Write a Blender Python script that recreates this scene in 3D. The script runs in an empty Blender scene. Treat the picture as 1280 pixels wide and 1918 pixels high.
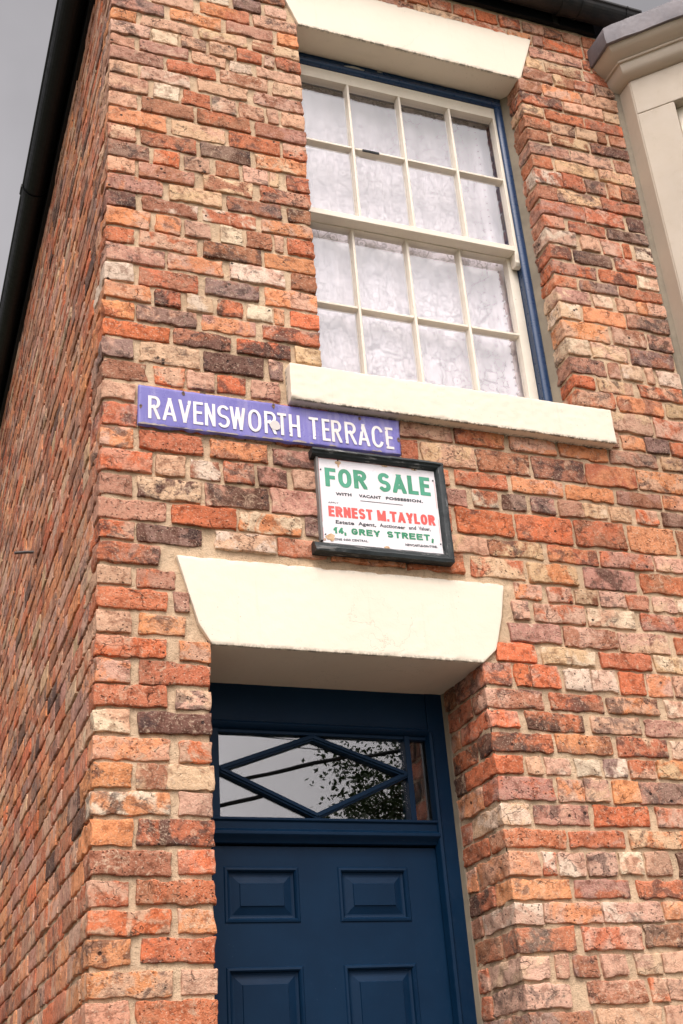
import bpy, bmesh, math, random
import numpy as np
from mathutils import Vector, Matrix

# ------------------------------------------------------------------ camera, sky, sun, exposure
scene = bpy.context.scene
scene.render.resolution_x, scene.render.resolution_y = 683, 1024
cam_data = bpy.data.cameras.new("camera")
camera = bpy.data.objects.new("camera", cam_data)
scene.collection.objects.link(camera)
yaw, pitch, roll = -0.3856425442724587, 2.051197938678514, -0.07804294020024906
camera.matrix_world = (Matrix.Translation((-0.52303, -3.125357, 1.503942)) @ Matrix.Rotation(yaw, 4, 'Z')
                       @ Matrix.Rotation(pitch, 4, 'X') @ Matrix.Rotation(roll, 4, 'Z'))
cam_data.sensor_fit = 'VERTICAL'
cam_data.sensor_height = 36.0
cam_data.lens = 2298.4 / 1918 * 36.0
cam_data.clip_start, cam_data.clip_end = 0.05, 2000
scene.camera = camera

SUN_EL, SUN_AZ = math.radians(58), math.radians(198)   # azimuth clockwise from +Y
sun_dir = Vector((math.sin(SUN_AZ) * math.cos(SUN_EL), math.cos(SUN_AZ) * math.cos(SUN_EL), math.sin(SUN_EL)))
world = bpy.data.worlds.new("World")
scene.world = world
world.use_nodes = True
wn, wl = world.node_tree.nodes, world.node_tree.links
wn.clear()
out = wn.new('ShaderNodeOutputWorld')
bg = wn.new('ShaderNodeBackground')
sky = wn.new('ShaderNodeTexSky')
sky.sky_type = 'NISHITA'
sky.sun_disc = False
sky.sun_elevation = SUN_EL
sky.sun_rotation = SUN_AZ
sky.air_density, sky.dust_density, sky.ozone_density = 1.0, 6.0, 1.0
hsv = wn.new('ShaderNodeHueSaturation')
hsv.inputs['Saturation'].default_value = 0.10
tc = wn.new('ShaderNodeTexCoord')
cl = wn.new('ShaderNodeTexNoise')
cl.inputs['Scale'].default_value = 3.0
cl.inputs['Detail'].default_value = 5
cr = wn.new('ShaderNodeMapRange')
cr.inputs['From Min'].default_value, cr.inputs['From Max'].default_value = 0.3, 0.7
cr.inputs['To Min'].default_value, cr.inputs['To Max'].default_value = 0.72, 1.22
mul = wn.new('ShaderNodeMix'); mul.data_type = 'RGBA'; mul.blend_type = 'MULTIPLY'
mul.inputs[0].default_value = 1.0
wl.new(tc.outputs['Generated'], cl.inputs['Vector'])
wl.new(cl.outputs['Fac'], cr.inputs['Value'])
wl.new(sky.outputs[0], hsv.inputs['Color'])
wl.new(hsv.outputs[0], mul.inputs[6])
wl.new(cr.outputs[0], mul.inputs[7])
# the cloud cover is thinner and brighter on the sunny side, in front of the house
dt = wn.new('ShaderNodeVectorMath'); dt.operation = 'DOT_PRODUCT'
dt.inputs[1].default_value = (0.06, -0.80, 0.60)
gr = wn.new('ShaderNodeMapRange'); gr.interpolation_type = 'SMOOTHSTEP'
gr.inputs['From Min'].default_value, gr.inputs['From Max'].default_value = -0.1, 0.95
gr.inputs['To Min'].default_value, gr.inputs['To Max'].default_value = 2.55, 3.8
m2 = wn.new('ShaderNodeMix'); m2.data_type = 'RGBA'; m2.blend_type = 'MULTIPLY'; m2.inputs[0].default_value = 1.0
wl.new(tc.outputs['Generated'], dt.inputs[0]); wl.new(dt.outputs['Value'], gr.inputs['Value'])
wl.new(mul.outputs[2], m2.inputs[6]); wl.new(gr.outputs[0], m2.inputs[7])
tint = wn.new('ShaderNodeMix'); tint.data_type = 'RGBA'; tint.blend_type = 'MULTIPLY'; tint.inputs[0].default_value = 1.0
tint.inputs[7].default_value = (1.04, 0.985, 0.995, 1)
wl.new(m2.outputs[2], tint.inputs[6])
base = wn.new('ShaderNodeMix'); base.data_type = 'RGBA'; base.blend_type = 'LIGHTEN'; base.inputs[0].default_value = 1.0
base.inputs[7].default_value = (3.3, 3.3, 3.35, 1)          # the overcast never drops below this grey
wl.new(tint.outputs[2], base.inputs[6])
wl.new(base.outputs[2], bg.inputs['Color'])
bg.inputs['Strength'].default_value = 0.13
wl.new(bg.outputs[0], out.inputs['Surface'])

sun_data = bpy.data.lights.new("sun", 'SUN')
sun_data.energy = 1.7
sun_data.angle = math.radians(9)
sun_data.color = (1.0, 0.93, 0.82)
sun = bpy.data.objects.new("sun", sun_data)
sun.rotation_euler = sun_dir.to_track_quat('Z', 'Y').to_euler()
scene.collection.objects.link(sun)
scene.view_settings.view_transform = 'Standard'
scene.view_settings.look = 'None'
scene.view_settings.exposure = -0.76
scene.view_settings.gamma = 1.0

# ------------------------------------------------------------------ helpers
random.seed(7)
rng = np.random.default_rng(11)
COL = scene.collection

def tag(o, label, cat, group=None):
    o['label'] = label; o['category'] = cat
    if group: o['group'] = group
    return o

def thing(name, label, cat, loc=(0, 0, 0)):
    o = bpy.data.objects.new(name, None)
    o.location = loc
    COL.objects.link(o)
    return tag(o, label, cat)

def link(name, me, mats, parent=None, smooth=False):
    o = bpy.data.objects.new(name, me)
    COL.objects.link(o)
    for m in (mats if isinstance(mats, (list, tuple)) else [mats]):
        me.materials.append(m)
    if parent is not None:
        o.parent = parent
        # every parent empty sits at its own base: keep world coordinates
        base = Vector((0, 0, 0))
        q = parent
        while q is not None:
            base += q.location; q = q.parent
        o.location = -base
    if smooth:
        me.polygons.foreach_set('use_smooth', [True] * len(me.polygons))
    me.update()
    return o

def mesh_from(verts, faces, name='m'):
    me = bpy.data.meshes.new(name)
    me.from_pydata([tuple(v) for v in verts], [], [tuple(f) for f in faces])
    me.update()
    return me

def hash3(ix, iy, iz, s):
    h = (ix * 374761393 + iy * 668265263 + iz * 2147483647 + s * 1274126177) & 0xffffffff
    h = ((h ^ (h >> 13)) * 1274126177) & 0xffffffff
    h = ((h ^ (h >> 16)) * 2246822519) & 0xffffffff
    return ((h ^ (h >> 15)) & 0xffffff) / float(0xffffff) * 2 - 1

def vnoise(P, s=0):
    P = np.asarray(P, float)
    i = np.floor(P).astype(np.int64); f = P - i
    u = f * f * (3 - 2 * f)
    r = np.zeros(len(P))
    for a in (0, 1):
        wx = u[:, 0] if a else 1 - u[:, 0]
        for b in (0, 1):
            wy = u[:, 1] if b else 1 - u[:, 1]
            for c in (0, 1):
                wz = u[:, 2] if c else 1 - u[:, 2]
                r += wx * wy * wz * hash3(i[:, 0] + a, i[:, 1] + b, i[:, 2] + c, s)
    return r

def vnoise3(P, s=0):
    return np.stack([vnoise(P, s), vnoise(P + 17.3, s + 5), vnoise(P - 31.7, s + 9)], 1)

class MB:
    """collects boxes, prisms and sweeps into one mesh"""
    def __init__(self): self.v = []; self.f = []; self.mi = []
    def add(self, vs, fs, m=0):
        n = len(self.v); self.v += [tuple(v) for v in vs]
        self.f += [tuple(i + n for i in f) for f in fs]; self.mi += [m] * len(fs)
    def box(self, x0, x1, y0, y1, z0, z1, m=0):
        vs = [(x, y, z) for z in (z0, z1) for y in (y0, y1) for x in (x0, x1)]
        self.add(vs, [(0, 2, 3, 1), (4, 5, 7, 6), (0, 1, 5, 4), (2, 6, 7, 3), (0, 4, 6, 2), (1, 3, 7, 5)], m)
    def prism(self, poly, axis, a, b, m=0):
        """extrude a polygon (list of 2-D points) along an axis from a to b"""
        n = len(poly)
        def P(p, t):
            return {'x': (t, p[0], p[1]), 'y': (p[0], t, p[1]), 'z': (p[0], p[1], t)}[axis]
        vs = [P(p, a) for p in poly] + [P(p, b) for p in poly]
        fs = [tuple(range(n)), tuple(range(2 * n - 1, n - 1, -1))]
        fs += [(i, i + n, (i + 1) % n + n, (i + 1) % n) for i in range(n)]
        self.add(vs, fs, m)
    def tube(self, pts, r, n=10, m=0, caps=True):
        pts = [Vector(p) for p in pts]
        rs = r if isinstance(r, (list, tuple)) else [r] * len(pts)
        vs = []; ref = None
        for i, p in enumerate(pts):
            d = (pts[min(i + 1, len(pts) - 1)] - pts[max(i - 1, 0)]).normalized()
            if ref is None: ref = Vector((0, 0, 1)) if abs(d.z) < .9 else Vector((1, 0, 0))
            a = d.cross(ref).normalized(); b = d.cross(a).normalized()
            for k in range(n):
                t = 2 * math.pi * k / n
                vs.append(p + (a * math.cos(t) + b * math.sin(t)) * rs[i])
        fs = []
        for i in range(len(pts) - 1):
            for k in range(n):
                fs.append((i * n + k, i * n + (k + 1) % n, (i + 1) * n + (k + 1) % n, (i + 1) * n + k))
        if caps:
            fs.append(tuple(range(n - 1, -1, -1))); fs.append(tuple((len(pts) - 1) * n + k for k in range(n)))
        self.add(vs, fs, m)
    def build(self, name, mats, parent=None, smooth=False, bevel=0.0, seg=2, subdiv=False):
        me = mesh_from(self.v, self.f, name)
        me.polygons.foreach_set('material_index', self.mi)
        bm = bmesh.new(); bm.from_mesh(me)
        bmesh.ops.recalc_face_normals(bm, faces=bm.faces)
        bm.to_mesh(me); bm.free()
        o = link(name, me, mats, parent, smooth)
        if bevel:
            md = o.modifiers.new('bevel', 'BEVEL'); md.width = bevel; md.segments = seg; md.limit_method = 'ANGLE'
            md.angle_limit = math.radians(35)
            for p in me.polygons: p.use_smooth = True
            md.harden_normals = True
        return o

# ------------------------------------------------------------------ materials
class NT:
    def __init__(self, name):
        self.m = bpy.data.materials.new(name); self.m.use_nodes = True
        self.n = self.m.node_tree.nodes; self.l = self.m.node_tree.links
        self.b = self.n['Principled BSDF']
        self.tc = self.n.new('ShaderNodeTexCoord')
    def new(self, t, **k):
        x = self.n.new(t)
        for a, v in k.items(): setattr(x, a, v)
        return x
    def set(self, sock, v):
        if isinstance(v, bpy.types.NodeSocket): self.l.new(v, sock)
        elif v is not None:
            sock.default_value = (v[0], v[1], v[2], 1.0) if isinstance(v, tuple) and len(v) == 3 and sock.type == 'RGBA' else v
    def mapping(self, scale=(1, 1, 1), loc=(0, 0, 0), rot=(0, 0, 0), vec=None):
        x = self.new('ShaderNodeMapping')
        x.inputs['Scale'].default_value = scale; x.inputs['Rotation'].default_value = rot
        self.set(x.inputs['Location'], loc)
        self.l.new(vec or self.tc.outputs['Object'], x.inputs['Vector'])
        return x.outputs[0]
    def noise(self, scale, detail=3, rough=.55, vec=None, dist=0.0):
        x = self.new('ShaderNodeTexNoise')
        x.inputs['Scale'].default_value = scale; x.inputs['Detail'].default_value = detail
        x.inputs['Roughness'].default_value = rough; x.inputs['Distortion'].default_value = dist
        self.l.new(vec or self.tc.outputs['Object'], x.inputs['Vector'])
        return x.outputs['Fac']
    def vor(self, scale, feature='F1', vec=None, out='Distance', rand=1.0):
        x = self.new('ShaderNodeTexVoronoi', feature=feature)
        x.inputs['Scale'].default_value = scale; x.inputs['Randomness'].default_value = rand
        self.l.new(vec or self.tc.outputs['Object'], x.inputs['Vector'])
        return x.outputs[out]
    def ramp(self, v, a, b, c=0.0, d=1.0, smooth=True):
        x = self.new('ShaderNodeMapRange')
        if smooth: x.interpolation_type = 'SMOOTHSTEP'
        self.set(x.inputs['Value'], v)
        for n, q in (('From Min', a), ('From Max', b), ('To Min', c), ('To Max', d)): self.set(x.inputs[n], q)
        return x.outputs[0]
    def math(self, op, a, b=None, c=None):
        x = self.new('ShaderNodeMath', operation=op)
        for i, q in enumerate((a, b, c)):
            if q is not None: self.set(x.inputs[i], q)
        return x.outputs[0]
    def mix(self, f, a, b, mode='MIX'):
        x = self.new('ShaderNodeMix', data_type='RGBA', blend_type=mode)
        self.set(x.inputs[0], f); self.set(x.inputs[6], a); self.set(x.inputs[7], b)
        return x.outputs[2]
    def bump(self, h, strength=.5, dist=.002, normal=None):
        x = self.new('ShaderNodeBump')
        x.inputs['Strength'].default_value = strength; x.inputs['Distance'].default_value = dist
        self.set(x.inputs['Height'], h)
        if normal is not None: self.l.new(normal, x.inputs['Normal'])
        return x.outputs[0]
    def attr(self, name, out='Color'):
        x = self.new('ShaderNodeAttribute', attribute_name=name)
        return x.outputs[out]
    def done(self, color=None, rough=None, normal=None, metal=None, spec=None):
        if color is not None: self.set(self.b.inputs['Base Color'], color)
        if rough is not None: self.set(self.b.inputs['Roughness'], rough)
        if metal is not None: self.set(self.b.inputs['Metallic'], metal)
        if spec is not None: self.set(self.b.inputs['Specular IOR Level'], spec)
        if normal is not None: self.set(self.b.inputs['Normal'], normal)
        return self.m

def brick_material():
    t = NT('old_clay_brick')
    ca, cb = t.attr('ca'), t.attr('cb')
    rnd = t.attr('rnd')
    sep = t.new('ShaderNodeSeparateColor'); t.l.new(rnd, sep.inputs[0])
    r1, r2, r3 = sep.outputs[0], sep.outputs[1], sep.outputs[2]
    off = t.new('ShaderNodeVectorMath', operation='MULTIPLY'); t.l.new(rnd, off.inputs[0]); off.inputs[1].default_value = (37, 23, 51)
    add = t.new('ShaderNodeVectorMath', operation='ADD'); t.l.new(t.tc.outputs['Object'], add.inputs[0]); t.l.new(off.outputs[0], add.inputs[1])
    V = add.outputs[0]
    n1 = t.noise(11, 4, .65, V, .6)
    base = t.mix(t.ramp(n1, .44, .56), ca, cb)
    # mottling
    n2 = t.noise(38, 4, .7, V)
    dark = t.mix(1.0, base, (.50, .42, .39), 'MULTIPLY')
    base = t.mix(t.ramp(n2, .46, .66, 0, .9), base, dark)
    pale = t.mix(.62, base, (.74, .55, .38))
    n3 = t.noise(23, 5, .75, V, 1.0)
    base = t.mix(t.math('MULTIPLY', t.ramp(n3, .54, .68), t.ramp(r2, .15, 1., .15, .95)), base, pale)
    # burnt / sooty patches
    n4 = t.noise(15, 5, .68, t.mapping((1, 1, 1.3), (3.1, 7.7, 1.3), vec=V), .5)
    th = t.ramp(r3, 0, 1, .68, .47, False)
    soot = t.ramp(n4, th, t.math('ADD', th, .09))
    base = t.mix(t.math('MULTIPLY', soot, .66), base, (.055, .037, .036))
    # pores and specks
    v = t.vor(95, vec=V); pn = t.noise(60, 2, .5, V)
    pore = t.math('MULTIPLY', t.ramp(v, .34, .16), t.math('MULTIPLY', t.ramp(pn, .50, .58), t.ramp(r1, .25, .85, .15, 1.)))
    base = t.mix(t.math('MULTIPLY', pore, .68), base, (.03, .018, .015))
    # big blow holes
    v3 = t.vor(26, vec=V); bn = t.noise(9, 2, .5, V)
    hole = t.math('MULTIPLY', t.ramp(v3, .16, .09), t.ramp(bn, .56, .63))
    base = t.mix(t.math('MULTIPLY', hole, .9), base, (.025, .018, .018))
    # cracks
    wv = t.new('ShaderNodeTexNoise'); wv.inputs['Scale'].default_value = 30; wv.inputs['Detail'].default_value = 3
    t.l.new(V, wv.inputs['Vector'])
    wm = t.new('ShaderNodeVectorMath', operation='MULTIPLY_ADD'); t.l.new(wv.outputs['Color'], wm.inputs[0]); wm.inputs[1].default_value = (.05, .05, .05); t.l.new(V, wm.inputs[2])
    cv = t.vor(17, 'DISTANCE_TO_EDGE', t.mapping((1, 1, 1.7), vec=wm.outputs[0]))
    cn = t.noise(14, 2, .5, V)
    crack = t.math('MULTIPLY', t.ramp(cv, .024, .004), t.ramp(cn, .54, .62))
    base = t.mix(t.math('MULTIPLY', crack, .6), base, (.06, .03, .022))
    # mortar/lime dust
    n7 = t.noise(85, 4, .8, V)
    base = t.mix(t.math('MULTIPLY', t.ramp(n7, .58, .70, 0, .6), t.ramp(r1, .1, .9, .2, 1.)), base, t.mix(1.0, base, (.30, .22, .20), 'MULTIPLY'))
    n6 = t.noise(150, 3, .7, V)
    base = t.mix(t.ramp(n6, .54, .70, 0, .6), base, (.62, .47, .34))
    # broad weather staining over whole areas of the wall
    wst = t.noise(1.3, 5, .65, t.mapping((1, 1, .6)))
    base = t.mix(t.ramp(wst, .50, .68, 0, .8), base, t.mix(1.0, base, (.70, .64, .62), 'MULTIPLY'))
    base = t.mix(t.ramp(wst, .44, .32, 0, .16), base, (.74, .55, .40))
    h = t.math('ADD', t.math('MULTIPLY', t.noise(45, 5, .75, V), 1.0), t.math('MULTIPLY', t.noise(180, 3, .7, V), .35))
    h = t.math('SUBTRACT', h, t.math('ADD', t.math('MULTIPLY', pore, .8), t.math('ADD', t.math('MULTIPLY', crack, 1.1), t.math('MULTIPLY', hole, 1.2))))
    return t.done(base, t.ramp(n2, .3, .7, .8, .97), t.bump(h, .9, .0055), spec=.2)

def mortar_material():
    t = NT('sand_lime_mortar')
    n = t.noise(9, 4, .6); n2 = t.noise(260, 3, .7); n3 = t.noise(40, 4, .65)
    c = t.mix(t.ramp(n, .35, .65), (.66, .475, .31), (.58, .415, .27))
    c = t.mix(t.ramp(n3, .48, .66, 0, .55), c, (.44, .31, .20))
    c = t.mix(t.ramp(t.noise(3.5, 5, .7), .52, .68, 0, .5), c, (.66, .50, .34))
    c = t.mix(t.ramp(t.noise(70, 4, .8), .61, .69, 0, .75), c, (.15, .10, .07))
    c = t.mix(t.ramp(n2, .55, .72, 0, .6), c, (.22, .16, .115))
    c = t.mix(t.ramp(t.noise(300, 2), .62, .75, 0, .5), c, (.62, .52, .40))
    wst = t.noise(1.3, 5, .65, t.mapping((1, 1, .6)))
    c = t.mix(t.ramp(wst, .50, .68, 0, .8), c, t.mix(1.0, c, (.72, .68, .66), 'MULTIPLY'))
    h = t.math('ADD', t.math('MULTIPLY', n2, .5), n3)
    return t.done(c, .95, t.bump(h, 1.0, .007), spec=.2)

def stone_paint():
    t = NT('cream_painted_stone')
    n = t.noise(3.2, 4, .6); n2 = t.noise(90, 4, .7); n3 = t.noise(14, 5, .7)
    c = t.mix(t.ramp(n, .3, .7), (.80, .70, .565), (.77, .67, .535))
    c = t.mix(t.ramp(n3, .60, .78, 0, .35), c, (.66, .575, .43))
    v = t.vor(60); s = t.math('MULTIPLY', t.ramp(v, .12, .05), t.ramp(t.noise(5, 2), .55, .62))
    c = t.mix(t.math('MULTIPLY', s, .6), c, (.25, .17, .1))
    # streaks of rain dirt, running down the face
    st = t.noise(1, 4, .7, t.mapping((38, 38, 2.2)))
    c = t.mix(t.ramp(st, .56, .78, 0, .22), c, (.50, .43, .30))
    # hairline cracks
    cw = t.noise(9, 4, .6)
    wv = t.new('ShaderNodeVectorMath', operation='ADD')
    cc = t.new('ShaderNodeCombineXYZ'); t.l.new(t.math('MULTIPLY', cw, .25), cc.inputs[0]); t.l.new(t.math('MULTIPLY', cw, .2), cc.inputs[2])
    t.l.new(t.tc.outputs['Object'], wv.inputs[0]); t.l.new(cc.outputs[0], wv.inputs[1])
    ck = t.math('MULTIPLY', t.ramp(t.vor(4.5, 'DISTANCE_TO_EDGE', wv.outputs[0]), .006, .002), t.ramp(t.noise(3, 2), .55, .62))
    c = t.mix(t.math('MULTIPLY', ck, .20), c, (.30, .24, .17))
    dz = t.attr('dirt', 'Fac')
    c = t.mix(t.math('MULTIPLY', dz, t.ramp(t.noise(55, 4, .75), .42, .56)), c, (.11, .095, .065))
    h = t.math('ADD', t.math('MULTIPLY', n2, .5), n3)
    h = t.math('SUBTRACT', h, t.math('MULTIPLY', ck, .6))
    return t.done(c, .62, t.bump(h, .35, .003), spec=.35)

def paint(name, a, b, rough=.35, dirt=(.3, .25, .18), dirt_amt=.25, scale=6, bumpd=.0012, grain=(30, 30, 3), spec=.5):
    t = NT(name)
    n = t.noise(scale, 4, .6); n2 = t.noise(scale * 9, 5, .7); g = t.noise(1, 4, .6, t.mapping(grain))
    c = t.mix(t.ramp(n, .3, .7), a, b)
    c = t.mix(t.ramp(n2, .58, .78, 0, dirt_amt), c, dirt)
    v = t.math('MULTIPLY', t.ramp(t.vor(45), .10, .05), t.ramp(t.noise(7, 2), .58, .64))
    c = t.mix(t.math('MULTIPLY', v, min(1, dirt_amt * 2.5)), c, dirt)
    return t.done(c, t.ramp(n2, .3, .7, rough - .06, rough + .12), t.bump(t.math('ADD', t.math('MULTIPLY', n2, .3), g), .4, bumpd), spec=spec)

M_brick = brick_material()
M_mortar = mortar_material()
M_stone = stone_paint()
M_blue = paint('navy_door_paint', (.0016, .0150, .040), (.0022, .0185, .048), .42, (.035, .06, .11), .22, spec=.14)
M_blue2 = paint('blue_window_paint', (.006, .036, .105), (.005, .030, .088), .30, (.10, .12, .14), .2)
M_white = paint('aged_white_gloss', (.80, .72, .60), (.74, .66, .54), .35, (.30, .20, .12), .35, 9)
M_bay = paint('grey_cream_masonry_paint', (.47, .395, .305), (.43, .36, .28), .6, (.34, .28, .22), .35, 3, .0015, (8, 8, 3))
M_black = paint('black_gutter_paint', (.003, .004, .005), (.005, .006, .007), .45, (.02, .018, .016), .2, 5, spec=.25)
M_gutgrey = paint('weathered_black_iron', (.008, .010, .011), (.030, .025, .022), .5, (.12, .09, .075), .5, 9, spec=.3)
M_lead = paint('weathered_lead', (.17, .145, .150), (.11, .10, .11), .55, (.26, .21, .20), .5, 7, .003, (9, 9, 9))
M_iron = paint('rusty_iron', (.05, .045, .045), (.08, .06, .05), .5, (.15, .07, .03), .5, 20)
M_slate = paint('slate', (.06, .065, .075), (.09, .09, .1), .6, (.12, .12, .11), .3, 4)
M_flag = paint('worn_stone_flags', (.12, .11, .09), (.10, .09, .075), .85, (.15, .135, .11), .4, 3)
M_dark = NT('dark_interior').done((.012, .012, .012), .9)
M_room = NT('room_wallpaper').done((.10, .095, .085), .9)
M_seal = paint('grey_sealant_mortar', (.25, .205, .145), (.19, .155, .11), .8, (.16, .13, .1), .4, 12)

def glass(name, ior, tint=(1, 1, 1), wav=.0006, sc=7):
    t = NT(name); t.n.remove(t.b)
    fr = t.new('ShaderNodeFresnel'); ge = t.new('ShaderNodeNewGeometry')
    t.set(fr.inputs['IOR'], t.ramp(ge.outputs['Backfacing'], 0, 1, ior, 1 / ior, False))
    tr = t.new('ShaderNodeBsdfTransparent'); tr.inputs[0].default_value = (*tint, 1)
    gl = t.new('ShaderNodeBsdfGlossy'); gl.inputs['Roughness'].default_value = .0
    bp = t.bump(t.noise(sc, 1, .4), 1.0, wav); t.l.new(bp, gl.inputs['Normal'])
    mx = t.new('ShaderNodeMixShader')
    t.l.new(fr.outputs[0], mx.inputs[0]); t.l.new(tr.outputs[0], mx.inputs[1]); t.l.new(gl.outputs[0], mx.inputs[2])
    t.l.new(mx.outputs[0], t.n['Material Output'].inputs[0])
    return t.m
M_glass = glass('window_glass', 2.12, wav=.0002, sc=5)
M_glass2 = glass('fanlight_glass', 2.15, wav=.00012, sc=5)

# ------------------------------------------------------------------ brick rows measured off the wall (mm from the house corner, colour code)
ZL = [5.778, 5.706, 5.633, 5.561, 5.488, 5.416, 5.343, 5.271, 5.207, 5.138, 5.078, 5.005, 4.936, 4.855, 4.779, 4.701, 4.624, 4.548, 4.474, 4.399, 4.329, 4.247, 4.174, 4.101, 4.02, 3.946, 3.874, 3.803, 3.723, 3.642, 3.565, 3.48, 3.403, 3.319, 3.24, 3.163, 3.098, 3.023, 2.954, 2.884, 2.809, 2.743, 2.67, 2.599, 2.527, 2.454, 2.38, 2.308, 2.232, 2.157, 2.083, 2.014, 1.942, 1.869, 1.796]
ZR = [5.786, 5.714, 5.641, 5.569, 5.496, 5.424, 5.348, 5.279, 5.212, 5.143, 5.076, 5.002, 4.931, 4.847, 4.77, 4.69, 4.622, 4.542, 4.469, 4.397, 4.334, 4.262, 4.186, 4.102, 4.022, 3.943, 3.876, 3.802, 3.713, 3.64, 3.572, 3.477, 3.408, 3.337, 3.234, 3.164, 3.084, 3.018, 2.945, 2.87, 2.803, 2.723, 2.655, 2.588, 2.518, 2.451, 2.373, 2.302, 2.238, 2.159, 2.094, 2.029, 1.955, 1.886, 1.813]
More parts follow.
